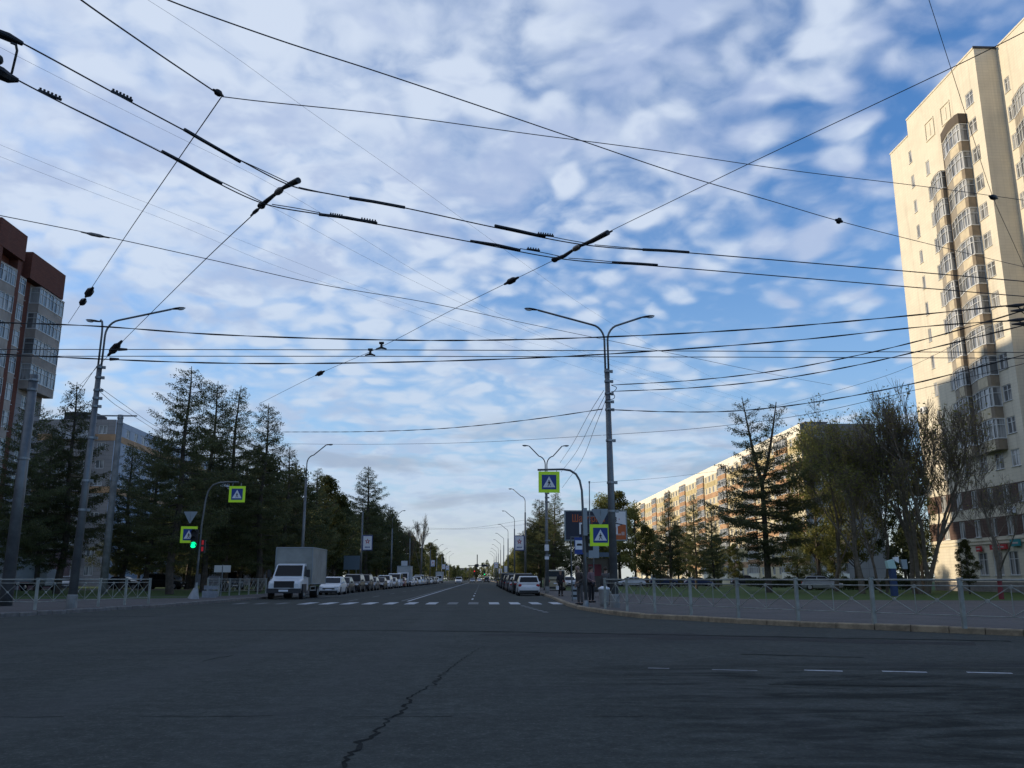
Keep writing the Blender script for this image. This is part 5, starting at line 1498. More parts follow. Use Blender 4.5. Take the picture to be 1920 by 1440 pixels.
def car_proto(kind, colour):
    L, Wd, H, B, f1, f2, f3, f4, cl = KIND[kind]; pm_ = PAINT[colour]; hw = Wd / 2
    r = empty('parked_car', (0, 0, 0)); r['category'] = 'van' if kind == 'van' else 'car'
    # body: nose at y=0 (faces -y), stations of (y, half width, bottom, top)
    stn = [(0.0, hw * .80, .34, .60), (.10, hw * .92, .22, B * .74), (.45, hw * .985, cl, B * .86), (f1, hw, cl, B), (f1 + .9, hw, cl, B), (L - 1.0, hw, cl, B + .02), (L - .3, hw * .97, cl + .02, B), (L - .06, hw * .92, .28, B * .86), (L, hw * .82, .36, B * .70)]
    vs = []; n = 10
    for y, w_, zb, zt in stn:
        m_ = zb + (zt - zb) * .55
        prof = [(-w_ * .86, zb), (-w_ * .97, zb + .08), (-w_, m_), (-w_ * .96, zt - .06), (-w_ * .86, zt)]
        vs += [(x, y, z) for x, z in prof] + [(-x, y, z) for x, z in prof[::-1]]
    fs = [(i * n + k, (i + 1) * n + k, (i + 1) * n + (k + 1) % n, i * n + (k + 1) % n) for i in range(len(stn) - 1) for k in range(n)] + [tuple(range(n)), tuple(range(len(stn) * n - 1, (len(stn) - 1) * n - 1, -1))]
    body = MB(); body.add(vs, fs)
    # cabin shell: solid pillars and roof
    wt = hw * .76 if kind != 'van' else hw * .88; wb = hw * .93
    cab = [(f1, B - .02), (f2, H - .06), (f2 + .35, H), (f3 - .2, H), (f3, H - .05), (f4, B - .02)]
    def cw(z): return wb + (wt - wb) * (z - B) / (H - B)
    vv = [(-cw(z), y, z) for y, z in cab] + [(cw(z), y, z) for y, z in cab]
    body.add(vv, [(0, 1, 2, 3, 4, 5)[::-1], tuple(range(6, 12))] + [(i, i + 1, i + 7, i + 6) for i in range(5)])
    body.build('body', pm_, r)
    def pane(name, quad, off):
        q = [np.array(p, float) for p in quad]; nrm = np.cross(q[1] - q[0], q[2] - q[0]); nrm /= np.linalg.norm(nrm)
        q = [p + nrm * off for p in q]; m_ = MB(); m_.add(q, [tuple(range(len(q)))]); return m_.build(name, carglass, r)
    e = .07
    def lerp(a, b, t_): return (a[0] + (b[0] - a[0]) * t_, a[1] + (b[1] - a[1]) * t_)
    a, b = (f1, B), (f2, H - .06); p, q = lerp(a, b, .08), lerp(a, b, .93)
    pane('windscreen', [(-cw(p[1]) + e, p[0], p[1]), (cw(p[1]) - e, p[0], p[1]), (cw(q[1]) - e, q[0], q[1]), (-cw(q[1]) + e, q[0], q[1])], .012)
    a, b = (f4, B), (f3, H - .05); p, q = lerp(a, b, .15 if kind != 'van' else .3), lerp(a, b, .92)
    pane('rear_window', [(cw(p[1]) - e, p[0], p[1]), (-cw(p[1]) + e, p[0], p[1]), (-cw(q[1]) + e, q[0], q[1]), (cw(q[1]) - e, q[0], q[1])], .012)
    mid = (f2 + f3) / 2 - .1; zt = H - .12; zb = B + .05
    def xat(t_, fr): return fr
    fy = lambda z: f1 + (f2 - f1) * (z - B) / (H - .06 - B); ry = lambda z: f4 + (f3 - f4) * (z - B) / (H - .05 - B)
    for s_ in (-1, 1):
        for y0b, y0t, y1b, y1t in ((fy(zb) + .12, fy(zt) + .08, mid - .04, mid - .04), (mid + .04, mid + .04, ry(zb) - .16, ry(zt) - .12)):
            quad = [(s_ * cw(zb), y0b, zb), (s_ * cw(zb), y1b, zb), (s_ * cw(zt), y1t, zt), (s_ * cw(zt), y0t, zt)]
            if s_ < 0: quad = quad[::-1]
            pane('side_window', quad, .01)
    wr = .33 if kind in ('sedan', 'hatch') else .37
    for y_ in (.82, L - .85):
        for s_ in (-1, 1):
            t_ = MB(); t_.disc((0, 0, 0), wr, 'x', 18, .22); to = t_.build('wheel', rubber, r, loc=(s_ * (hw - .105), y_, wr))
            q = MB(); q.disc((s_ * .112, 0, 0), wr * .62, 'x', 14, .02); q.build('rim', alloy, to)
            ar = MB(); ar.disc((0, 0, 0), wr + .06, 'x', 18, .02); ar.build('wheel_arch', plastic, r, loc=(s_ * (hw + .0), y_ , wr + .02)) if False else None
    for s_ in (-1, 1):
        q = MB(); q.blob((s_ * hw * .68, .07, B * .68), .20, .07, .085, 8, 6); q.build('headlight', lampglass, r, smooth=True)
        q = MB(); q.blob((s_ * hw * .78, L - .07, B * .82), .14, .07, .12, 8, 6); q.build('tail_light', tail, r, smooth=True)
        q = MB(); q.box(*sorted((s_ * (hw * .95), s_ * (hw + .18))), f1 + .35, f1 + .45, B - .0, B + .14); q.build('mirror', pm_, r)
    q = MB(); q.box(-hw * .55, hw * .55, -.012, .08, B * .48, B * .60); q.build('grille', plastic, r)
    q = MB(); q.box(-hw * .80, hw * .80, -.02, .10, .20, .36); q.build('front_bumper', plastic, r)
    q = MB(); q.box(-hw * .84, hw * .84, L - .10, L + .02, .24, .42); q.build('rear_bumper', plastic, r)
    q = MB(); q.box(-.26, .26, -.028, -.021, .37, .48); q.build('number_plate', white, r)
    q = MB(); q.box(-.26, .26, L + .006, L + .012, B * .60, B * .60 + .11); q.build('number_plate', white, r)
    if kind == 'suv':
        q = MB()
        for s_ in (-1, 1): q.tube([(s_ * wt * .92, f2 + .3, H + .05), (s_ * wt * .92, f3 - .2, H + .05)], .02, 5)
        q.build('roof_rail', darksteel, r)
    return r
def put_car(kind, colour, x, y, label, group, away=False, z=.0, rz=None):
    L = KIND[kind][0]
    rot = (math.pi if away else 0.0) if rz is None else rz
    yy = y + (L if away else 0)
    return spawn('car_%s_%s' % (kind, colour), lambda: car_proto(kind, colour), (x, yy, z), label, group, rz=rot)

GL = 'cars parked along the left kerb'
cars = [('sedan', 'white'), ('sedan', 'dark grey'), ('suv', 'black'), ('suv', 'black'), ('hatch', 'grey'), ('sedan', 'black'), ('suv', 'white'), ('sedan', 'silver'), ('van', 'white'), ('hatch', 'dark red'),
        None, ('sedan', 'white'), ('hatch', 'white'), ('sedan', 'silver'), ('suv', 'white'), ('van', 'white'), ('hatch', 'silver'), ('suv', 'dark blue'), ('sedan', 'black'), ('sedan', 'white'), ('suv', 'grey'), ('sedan', 'silver'), ('hatch', 'black'), ('suv', 'white')]
Y = 72.6; n_ = 0
for i, c in enumerate(cars):
    if c:
        lb = '%s %s, %s in the line of parked cars behind the truck' % (c[1], {'sedan': 'saloon', 'suv': 'off-roader', 'hatch': 'hatchback', 'van': 'minivan'}[c[0]], ORD[i])
        put_car(c[0], c[1], -12.75 + rs.uniform(-.12, .12) + (.25 if i == 0 else 0), Y, lb, GL, z=0)
    Y += 7.0 if i < 14 else 8.0
GR_ = 'cars parked along the right kerb'
rc_ = [('hatch', 'white'), ('suv', 'black'), ('sedan', 'silver'), ('suv', 'dark grey'), ('hatch', 'dark blue'), ('suv', 'black'), ('sedan', 'black'), ('van', 'dark grey'), ('sedan', 'grey'), ('suv', 'black'), ('hatch', 'yellow'), ('sedan', 'dark grey'), ('sedan', 'black')]
Y = 68.5
for i, c in enumerate(rc_):
    lb = '%s %s from behind, %s in the line parked along the right kerb' % (c[1], {'sedan': 'saloon', 'suv': 'off-roader', 'hatch': 'hatchback', 'van': 'minivan'}[c[0]], ORD[i])
    put_car(c[0], c[1], 3.55 + rs.uniform(-.1, .1), Y, lb, GR_, away=True)
    Y += 7.2
put_car('van', 'beige', 7.4, 88, 'beige van standing on the lawn side behind the right parked cars', None, away=True, z=.1)
GM = 'cars driving far down the avenue'
for (k, c, x, y, aw, lb) in [('suv', 'white', -6.2, 236, False, 'white car driving towards the camera far down the avenue'), ('hatch', 'silver', -3.2, 300, False, 'silver car behind the white oncoming car'),
                             ('sedan', 'white', -1.0, 330, True, 'white car waiting below the far red signal'), ('suv', 'dark grey', 1.6, 318, True, 'dark car waiting beside the far green signal'), ('van', 'white', 2.0, 345, True, 'white minivan farthest down the right lane')]:
    put_car(k, c, x, y, lb, GM, away=aw)
GS = 'cars parked on the service roads'
for (k, c, px, Y_, rz, lb) in [('sedan', 'white', 1158, 143, -math.pi / 2, 'white saloon side-on beyond the right lawn, seen through the railing'),
                               ('hatch', 'white', 1072, 128, 0.1, 'white hatchback facing the camera left of the bus shelter'),
                               ('suv', 'dark blue', 1272, 143, math.pi / 2, 'dark blue car side-on in front of the far part of the long block'),
                               ('sedan', 'dark blue', 1335, 143, math.pi / 2, 'dark blue saloon side-on left of the broad larch'),
                               ('suv', 'black', 1425, 143, math.pi / 2, 'black car side-on behind the broad larch trunk'),
                               ('hatch', 'silver', 1580, 92, 1.2, 'silver car at the foot of the end wall of the long block'),
                               ('sedan', 'black', 270, 103, math.pi / 2, 'black saloon side-on behind the left lawn'),
                               ('suv', 'black', 345, 103, math.pi / 2, 'black car with bright headlamp behind the left traffic light'),
                               ('van', 'grey', 442, 103, .3, 'grey minivan facing the camera behind the railing left of the truck'),
                               ('hatch', 'silver', 125, 103, .5, 'silver hatchback between the poles behind the left railing')]:
    q = PY(px, 1090, Y_); put_car(k, c, q[0], Y_, lb, GS, z=.105, rz=rz)

# light truck with box body
def truck():
    r = empty('delivery_truck', (0, 0, 0)); pw_ = mat('truck_cab_white', (.62, .65, .68), .35, 0, .06, 2, coat=.4, grime=.12)
    hw = .98
    stn = [(0.0, .88, .62, 1.02), (.12, .95, .50, 1.18), (.55, hw, .48, 1.30), (1.0, hw, .48, 1.42), (2.35, hw, .48, 1.46)]
    vs = []; n = 10
    for y, w_, zb, zt in stn:
        m_ = zb + (zt - zb) * .55
        prof = [(-w_ * .9, zb), (-w_, zb + .1), (-w_, m_), (-w_ * .97, zt - .08), (-w_ * .86, zt)]
        vs += [(x, y, z) for x, z in prof] + [(-x, y, z) for x, z in prof[::-1]]
    b = MB(); b.add(vs, [(i * n + k, (i + 1) * n + k, (i + 1) * n + (k + 1) % n, i * n + (k + 1) % n) for i in range(len(stn) - 1) for k in range(n)] + [tuple(range(n)), tuple(range(len(stn) * n - 1, (len(stn) - 1) * n - 1, -1))])
    cab = [(.98, 1.40, .90), (1.62, 2.22, .82), (1.95, 2.32, .80), (2.35, 2.34, .80), (2.37, 1.40, .93)]
    b.add([(-w_, y, z) for y, z, w_ in cab] + [(w_, y, z) for y, z, w_ in cab], [(4, 3, 2, 1, 0), (5, 6, 7, 8, 9)] + [(i, i + 1, i + 6, i + 5) for i in range(4)])
    b.build('cab', pw_, r)
    g = MB(); g.add([(-.80, 1.035, 1.50), (.80, 1.035, 1.50), (.74, 1.585, 2.20), (-.74, 1.585, 2.20)], [(0, 1, 2, 3)]); g.v = [(x, y - .015, z + .012) for x, y, z in g.v]; g.build('windscreen', carglass, r)
    for s_ in (-1, 1):
        g = MB(); q = [(s_ * .925, 1.22, 1.48), (s_ * .925, 2.22, 1.48), (s_ * .825, 2.22, 2.16), (s_ * .84, 1.66, 2.16)]
        q = [(x + s_ * .012, y, z) for x, y, z in q]; g.add(q if s_ > 0 else q[::-1], [(0, 1, 2, 3)]); g.build('side_window', carglass, r)
        m_ = MB(); m_.box(*sorted((s_ * 1.06, s_ * 1.26)), 1.12, 1.20, 1.42, 1.92); mo = m_.build('mirror', plastic, r)
        m_ = MB(); m_.tube([(s_ * .92, 1.2, 1.5), (s_ * 1.1, 1.17, 1.55)], .02, 5); m_.build('mirror_arm', plastic, mo)
        h_ = MB(); h_.blob((s_ * .76, .10, .98), .16, .09, .17, 8, 6); ho = h_.build('headlight', lampglass, r, smooth=True)
        f_ = MB(); f_.box(*sorted((s_ * .97, s_ * 1.06)), .35, 1.35, .42, .98); f_.build('wheel_arch', plastic, r)
        st_ = MB(); st_.box(*sorted((s_ * .78, s_ * 1.02)), 1.45, 2.2, .38, .48); st_.build('step', plastic, r)
        for y_ in (.85, 5.3):
            t_ = MB(); t_.disc((0, 0, 0), .40, 'x', 20, .24 if y_ < 2 else .46); to = t_.build('wheel', rubber, r, loc=(s_ * (.90 if y_ < 2 else .82), y_, .40))
            q_ = MB(); q_.disc((s_ * (.125 if y_ < 2 else .235), 0, 0), .22, 'x', 14, .02); q_.build('rim', tin, to)
    m_ = MB(); m_.box(-.58, .58, -.03, .10, .74, 1.17); go = m_.build('grille', plastic, r)
    q_ = MB()
    for z in (.86, .94, 1.02, 1.10): q_.box(-.54, .54, -.04, -.031, z - .012, z + .012)
    q_.build('grille_bar', darksteel, go)
    m_ = MB(); m_.box(-.98, .98, -.10, .22, .40, .70); bo = m_.build('front_bumper', mat('grey_bumper', (.028, .03, .033), .65), r)
    m_ = MB(); m_.box(-.27, .27, -.115, -.102, .50, .62); m_.build('number_plate', white, r)
    m_ = MB(); m_.box(-.42, .42, -.04, -.031, .70, .735); m_.build('bumper_trim', pw_, bo)
    ch = MB(); ch.box(-.42, -.30, 2.3, 7.0, .55, .75); ch.box(.30, .42, 2.3, 7.0, .55, .75); ch.box(-.29, .29, 2.6, 2.9, .5, .74); ch.build('chassis', darksteel, r)
    box_ = MB(); box_.box(-1.12, 1.12, 2.55, 7.6, .98, 3.42); bo = box_.build('cargo_box', mat('grey_awning', (.30, .31, .29), .7, 0, .25, .8, .2, grime=.25), r)
    e_ = MB()
    for x_ in (-1.125, 1.125):
        for y_ in (2.545, 7.605): e_.tube([(x_, y_, .96), (x_, y_, 3.44)], .03, 6)
    for z_ in (.97, 3.425):
        for y_ in (2.545, 7.605): e_.tube([(-1.12, y_, z_), (1.12, y_, z_)], .03, 6)
        for x_ in (-1.125, 1.125): e_.tube([(x_, 2.55, z_), (x_, 7.6, z_)], .03, 6)
    e_.build('box_edge', tin, bo)
    for x_ in (-1.0, 1.0):
        gd = MB(); gd.box(x_ - .02, x_ + .02, 2.9, 4.7, .50, .58); gd.box(x_ - .02, x_ + .02, 2.9, 4.7, .76, .84); gd.box(x_ - .02, x_ + .02, 2.9, 2.98, .585, .755); gd.box(x_ - .02, x_ + .02, 4.62, 4.7, .585, .755)
        gd.build('side_guard', tin, r)
    return r
t_ = truck(); t_.location = (-12.72, 57.5, 0); t_.scale = (1.10, 1.05, .98); tag(t_, 'white light truck with grey box body parked facing the camera', 'truck')
# a second box truck in the row and a box truck behind the left trees
def box_van():
    r = empty('box_truck', (0, 0, 0)); r['category'] = 'truck'
    c = MB(); c.add([(-.95, 0, .5), (.95, 0, .5), (.95, 0, 1.3), (-.95, 0, 1.3), (-.95, 2, .5), (.95, 2, .5), (.85, .55, 2.2), (-.85, .55, 2.2), (.85, 2, 2.3), (-.85, 2, 2.3)],
                    [(0, 1, 2, 3), (3, 2, 6, 7), (7, 6, 8, 9), (0, 3, 7, 9, 4), (1, 5, 8, 6, 2), (4, 9, 8, 5), (0, 4, 5, 1)]); c.build('cab', PAINT['white'], r)
    g = MB(); g.add([(-.8, .03, 1.38), (.8, .03, 1.38), (.75, .49, 2.12), (-.75, .49, 2.12)], [(0, 1, 2, 3)]); g.v = [(x, y - .02, z + .01) for x, y, z in g.v]; g.build('windscreen', carglass, r)
    b = MB(); b.box(-1.1, 1.1, 2.1, 6.4, .9, 3.3); bo = b.build('cargo_box', mat('pale_box', (.40, .42, .42), .6, 0, .15, 1), r)
    e = MB(); e.box(-1.13, 1.13, 2.07, 2.13, 3.25, 3.36); e.box(-1.13, 1.13, 6.38, 6.44, 3.25, 3.36); e.build('box_edge', tin, bo)
    ch = MB(); ch.box(-.4, .4, 1.9, 6.3, .5, .75); ch.build('chassis', darksteel, r)
    for s_ in (-1, 1):
        for y_ in (.6, 4.9):
            t_ = MB(); t_.disc((0, 0, 0), .38, 'x', 18, .25); to = t_.build('wheel', rubber, r, loc=(s_ * .85, y_, .38)); q = MB(); q.disc((s_ * .13, 0, 0), .2, 'x', 12, .02); q.build('rim', tin, to)
        h = MB(); h.blob((s_ * .72, 0, .85), .15, .05, .10); h.build('headlight', lampglass, r)
    m_ = MB(); m_.box(-.96, .96, -.08, -.005, .38, .62); m_.build('front_bumper', plastic, r)
    return r
spawn('boxv', box_van, (-12.75, 142.6, 0), 'white box truck standing in the middle of the left line of parked cars')
q = PY(96, 1085, 96); spawn('boxv', box_van, (q[0], 96, .105), 'pale box truck seen from behind between the left poles', None, rz=math.pi * .93)
spawn('boxv', box_van, (-12.7, 262, 0), 'white box truck at the far end of the left line of parked cars')

# far traffic signals and the gantry across the avenue
def far_signal(x, y, lens, label, hang=4.6):
    r = empty('traffic_light', (x, y, 0), label, 'traffic light')
    m_ = MB(); m_.tube([(0, 0, 0), (0, 0, 5.6)], .09, 8); m_.build('pole', polepaint, r)
    h_ = MB(); h_.box(-.35, .35, -.35, -.1, 2.6, 4.6); ho = h_.build('signal_head', plastic, r)
    l_ = MB(); l_.disc((0, -.37, 4.2 if lens is redlamp else 3.0), .20, 'y', 14, .04); l_.build('lens', lens, ho)
    return r
far_signal(-3.0, 352, redlamp, 'far red traffic light in the middle of the avenue end')
far_signal(1.0, 356, greenlamp, 'far green traffic light right of the red one')
r = empty('road_gantry', (-1.5, 420, 0), 'dark gantry crossing the avenue far away, a post rising from its middle', 'gantry')
for x_ in (-4.6, 4.6):
    m_ = MB(); m_.tube([(x_, 0, 0), (x_, 0, 7.6)], .14, 8); m_.build('post', darksteel, r)
m_ = MB(); m_.box(-5.2, 5.2, -.15, .15, 7.2, 7.5); m_.build('beam', darksteel, r)
m_ = MB(); m_.box(-1.6, -.1, -.3, -.16, 6.6, 8.1); m_.build('sign_panel', darksteel, r)
m_ = MB(); m_.box(1.2, 4.2, -.3, -.16, 6.8, 7.9); m_.build('sign_panel', darksteel, r)
m_ = MB(); m_.tube([(-.8, 0, 7.5), (-.8, 0, 12.5)], .22, 8); m_.build('mast', darksteel, r)
for x_, y_, lb in [(-14.9, 170, 'bare white sign panel on a post along the left kerb far away'), (6.2, 300, 'white sign panel on a post far along the right kerb'), (6.4, 240, 'small white sign panel on a post along the right kerb')]:
    r = empty('sign_post', (x_, y_, .13), lb, 'sign')
    m_ = MB(); m_.tube([(0, 0, 0), (0, 0, 4.6)], .05, 6); m_.build('post', steel, r)
    m_ = MB(); m_.box(-.6, .6, -.08, -.03, 2.9, 4.5); m_.build('panel', white, r)

# ============================================================ overhead wires
def smooth_px(pts, n=8):
    if len(pts) < 3: return [tuple(p) for p in pts]
    P_ = [np.array(p, float) for p in pts]; out_ = []
    for i in range(len(P_) - 1):
        p0 = P_[i - 1] if i else 2 * P_[0] - P_[1]; p1, p2 = P_[i], P_[i + 1]; p3 = P_[i + 2] if i + 2 < len(P_) else 2 * P_[-1] - P_[-2]
        d1 = np.linalg.norm(p2 - p1) ** .5; d0 = np.linalg.norm(p1 - p0) ** .5 + 1e-6; d2 = np.linalg.norm(p3 - p2) ** .5 + 1e-6
        m1 = (p2 - p1) + d1 * ((p1 - p0) / d0 - (p2 - p0) / (d0 + d1)); m2 = (p2 - p1) + d1 * ((p3 - p2) / d2 - (p3 - p1) / (d1 + d2))
        for k in range(n):
            t_ = k / n; out_.append(tuple((2 * t_ ** 3 - 3 * t_ ** 2 + 1) * p1 + (t_ ** 3 - 2 * t_ ** 2 + t_) * m1 + (-2 * t_ ** 3 + 3 * t_ ** 2) * p2 + (t_ ** 3 - t_ ** 2) * m2))
    out_.append(tuple(P_[-1])); return out_
def wire_pts(pts, z=None, Y=None, n=8):
    """survey points of a wire: either at heights z0..z1 or at depths Y0..Y1 along the span"""
    sp = smooth_px(pts, n); res = []
    cum = [0.0]
    for a, b in zip(sp[:-1], sp[1:]): cum.append(cum[-1] + math.dist(a, b))
    for p, c in zip(sp, cum):
        t_ = c / cum[-1]
        if z is not None: res.append(PZ(p[0], p[1], z[0] + (z[-1] - z[0]) * t_))
        else:
            yi = 1 / (1 / Y[0] + (1 / Y[-1] - 1 / Y[0]) * t_); res.append(PY(p[0], p[1], yi))
    return res
def wire(name, pts, r_, label, z=None, Y=None, twist=0, cat='overhead wire', group=None, n=8):
    P3 = wire_pts(pts, z, Y, n)
    root = empty(name, tuple(P3[0]), label, cat, group)
    o_ = P3[0]; L3 = [p - o_ for p in P3]
    m_ = MB()
    if twist:
        # bundled cable: two strands wound around each other, densely resampled
        den_ = []; 
        for a, b in zip(L3[:-1], L3[1:]):
            k = max(1, int(np.linalg.norm(b - a) / .35))
            for j in range(k): den_.append(a + (b - a) * j / k)
        den_.append(L3[-1])
        for ph in (0, math.pi):
            m_.tube([p + np.array([0, math.cos(ph + i * .9), math.sin(ph + i * .9)]) * r_ * .8 for i, p in enumerate(den_)], r_ * .8, 5)
    else: m_.tube(L3, r_, 6)
    m_.build('cable', wire_m, root)
    return root, o_, P3
def on(pt, z=None, Y=None): return PZ(pt[0], pt[1], z) if z is not None else PY(pt[0], pt[1], Y)
def fit_tube(root, o_, name, a, b, r0, mat_, n=8, bulge=True):
    a = a - o_; b = b - o_; m_ = MB()
    if bulge: m_.tube([a, a + (b - a) * .2, a + (b - a) * .35, a + (b - a) * .65, a + (b - a) * .8, b], [r0 * .35, r0 * .5, r0, r0, r0 * .5, r0 * .35], n)
    else: m_.tube([a, b], r0, n)
    return m_.build(name, mat_, root, smooth=bulge)
TZ = 6.0
GT = 'contact wires of the trolleybus line'
# the curving trolley pair
UP = [(-60, 30), (40, 80), (215, 175), (350, 247), (440, 295), (548, 349), (620, 364), (755, 389), (930, 427), (1095, 459), (1290, 474), (1600, 500), (1960, 531)]
LO = [(-60, 98), (20, 143), (110, 190), (305, 287), (400, 339), (495, 382), (600, 402), (705, 420), (885, 454), (1058, 486), (1232, 499), (1560, 526), (1960, 559)]
u_, uo, _ = wire('trolley_wire', UP, .0085, 'upper of the two thick trolley wires bending across the sky from top left', z=(TZ, TZ), group=GT)
l_, lo_, _ = wire('trolley_wire', LO, .0085, 'lower of the two thick trolley wires bending across the sky from the left', z=(TZ, TZ), group=GT)
def rail_bar(root, o_, pts, w_=.022, h_=.05):
    P3 = [PZ(x, y, TZ + .012) - o_ for x, y in pts]; m_ = MB(); m_.tube(P3, [w_] * len(P3), 6); m_.v = [(x, y, z) for x, y, z in m_.v]
    return m_.build('curve_rail', iron, root)
def clip_row(root, o_, a, b, n=6):
    A, B = PZ(*a, TZ + .02) - o_, PZ(*b, TZ + .02) - o_; m_ = MB(); m_.tube([A, B], .017, 6)
    for k in range(n):
        p = A + (B - A) * (k + .5) / n; m_.box(p[0] - .008, p[0] + .008, p[1] - .008, p[1] + .008, p[2] + .004, p[2] + .026); m_.box(p[0] - .009, p[0] + .009, p[1] - .009, p[1] + .009, p[2] + .0265, p[2] + .033)
    return m_.build('clamp_row', iron, root)
rail_bar(u_, uo, [(346, 243), (380, 263), (450, 303)]); rail_bar(l_, lo_, [(304, 284), (350, 308), (415, 344)])
rail_bar(u_, uo, [(655, 371), (700, 378), (759, 389)]); rail_bar(l_, lo_, [(598, 402), (650, 408), (707, 419)])
rail_bar(u_, uo, [(928, 423), (970, 432), (1022, 444)]); rail_bar(l_, lo_, [(882, 452), (930, 459), (975, 469)])
rail_bar(u_, uo, [(1205, 468), (1250, 470), (1292, 473)]); rail_bar(l_, lo_, [(1148, 492), (1190, 494), (1233, 497)])
clip_row(u_, uo, (209, 171), (248, 189)); clip_row(l_, lo_, (72, 169), (115, 187)); clip_row(l_, lo_, (618, 403), (643, 407)); clip_row(l_, lo_, (676, 412), (706, 417))
clip_row(u_, uo, (1008, 439), (1038, 443), 7); clip_row(l_, lo_, (988, 467), (1012, 470), 5)
# second strand of the wires next to the crossings
def strand(root, o_, pts, dz=.03):
    sp = smooth_px(pts, 5); m_ = MB(); m_.tube([PZ(x, y, TZ + dz) - o_ for x, y in sp], .006, 5); m_.build('support_strand', wire_m, root)
strand(u_, uo, [(450, 300), (500, 323), (548, 346)]); strand(l_, lo_, [(408, 338), (450, 358), (492, 379)]); strand(l_, lo_, [(510, 383), (560, 391), (600, 399)]); strand(u_, uo, [(560, 351), (610, 362), (650, 369)])
strand(u_, uo, [(1022, 441), (1060, 449), (1100, 456)]); strand(u_, uo, [(1115, 459), (1160, 463), (1205, 467)]); strand(l_, lo_, [(975, 466), (1010, 472), (1048, 480)]); strand(l_, lo_, [(1066, 484), (1110, 487), (1148, 491)])

def cross_arm_fitting(pts_px, label):
    """insulated spacer bar between the two trolley wires: dark arms, pale porcelain middle"""
    P3 = [PZ(x, y, TZ + .07) for x, y in pts_px]; o_ = P3[0]
    root = empty('wire_spacer', tuple(o_), label, 'wire fitting')
    L3 = [p - o_ for p in P3]; m_ = MB(); k = len(L3)
    m_.tube(L3[:3], [.035, .03, .022], 8); m_.blob(tuple(L3[0]), .055, .055, .04); m_.build('arm', iron, root)
    m_ = MB(); m_.tube([L3[2], L3[2] * .7 + L3[3] * .3, L3[2] * .3 + L3[3] * .7, L3[3]], [.022, .042, .042, .022], 8); m_.build('insulator', ceramic, root, smooth=True)
    m_ = MB(); m_.tube(L3[3:], [.022, .034, .040][:k - 3] if k - 3 <= 3 else [.022] + [.036] * (k - 4), 8); m_.build('arm', iron, root)
    return root
cross_arm_fitting([(490, 386), (500, 377), (516, 364), (530, 353), (545, 345), (560, 338)], 'spacer bar with pale insulator where the left span wire meets the trolley pair')
cross_arm_fitting([(1040, 487), (1058, 480), (1074, 469), (1088, 461), (1110, 452), (1140, 436)], 'spacer bar with pale insulator where the long span wire meets the trolley pair')
# switch gear at the left edge
P0 = PZ(20, 140, TZ)
root = empty('wire_switch', tuple(P0), 'dark switch fitting hanging on the lower trolley wire at the left edge', 'wire fitting')
def RZ(x, y, dz=0.0): return PZ(x, y, TZ + dz) - P0
m_ = MB(); m_.tube([RZ(-20, 125), RZ(0, 137), RZ(18, 147), RZ(35, 151)], [.055, .065, .05, .02], 8); m_.build('housing', iron, root)
m_ = MB(); m_.blob(tuple(RZ(-3, 112, .1)), .045, .045, .05); m_.build('roller', iron, root)
m_ = MB(); m_.tube([RZ(22, 137, .0), RZ(28, 112, .02), RZ(32, 95, .02), RZ(30, 84, .02), RZ(20, 80, .02)], .012, 6); m_.build('bent_rod', steel, root)
m_ = MB(); m_.tube([RZ(-10, 58, .03), RZ(15, 68, .03), RZ(42, 82, .03)], [.03, .035, .022], 8); m_.tube([RZ(-10, 66, .03), RZ(20, 78, .03)], .012, 6); m_.build('upper_clamp', iron, root)

GW = 'span wires'
# long span wire from far left to the upper right
r1, o1, P1 = wire('span_wire', [(486, 757), (600, 700), (715, 650), (850, 580), (960, 526), (1040, 487), (1143, 434), (1260, 377), (1400, 309), (1620, 205), (1820, 110), (1960, 40)], .006, 'long span wire rising from the left treetops to the tower top', Y=(31, 8.2), group=GW)
def near_on(P_, px, py):
    best = min(P_, key=lambda p: (lambda v_: (960 + FPX * (v_ @ cR) / (v_ @ cF) - px) ** 2 + (720 - FPX * (v_ @ cU) / (v_ @ cF) - py) ** 2)(p - EYE)); return best
def bead(root, o_, P_, a, b, r0, name='insulator', mm=iron):
    Ya = near_on(P_, *a)[1]; Yb = near_on(P_, *b)[1]
    fit_tube(root, o_, name, PY(a[0], a[1], Ya), PY(b[0], b[1], Yb), r0, mm)
bead(r1, o1, P1, (946, 533), (972, 520), .06); bead(r1, o1, P1, (592, 704), (608, 696), .07)
bead(r1, o1, P1, (1118, 446), (1148, 433), .04)
# far straight pair of trolley wires, at right angles to the view
tw1, to1, TP1 = wire('trolley_wire', [(-60, 655), (700, 656), (1500, 659), (1980, 661)], .0085, 'farther straight trolley wire running level across the whole view, upper of the two', z=(TZ, TZ), group=GT, n=2)
tw2, to2, TP2 = wire('trolley_wire', [(-60, 668), (700, 668), (1500, 670), (1980, 672)], .0085, 'farther straight trolley wire running level across the whole view, lower of the two', z=(TZ, TZ), group=GT, n=2)
for (x, y, tw_, to_) in ((715, 656, tw1, to1), (694, 668, tw2, to2)):
    c = PZ(x, y, TZ) - to_; m_ = MB()
    m_.tube([c + np.array([-.11, 0, .02]), c + np.array([0, 0, .05]), c + np.array([.11, 0, .02])], [.012, .03, .012], 6)
    m_.tube([c + np.array([0, 0, .04]), c + np.array([0, 0, .15])], [.03, .022], 8); m_.tube([c + np.array([-.05, 0, .15]), c + np.array([.05, 0, .15])], .028, 8)
    m_.build('hanger', iron, tw_)
r2, o2, P2 = wire('span_wire', [(150, 722), (215, 655), (300, 570), (400, 472), (490, 388)], .006, 'span wire from the left street lamp up to the spacer on the trolley pair', Y=(36, 9.7), group=GW)
bead(r2, o2, P2, (203, 666), (228, 640), .10); bead(r2, o2, P2, (470, 404), (489, 388), .022, 'clamp')
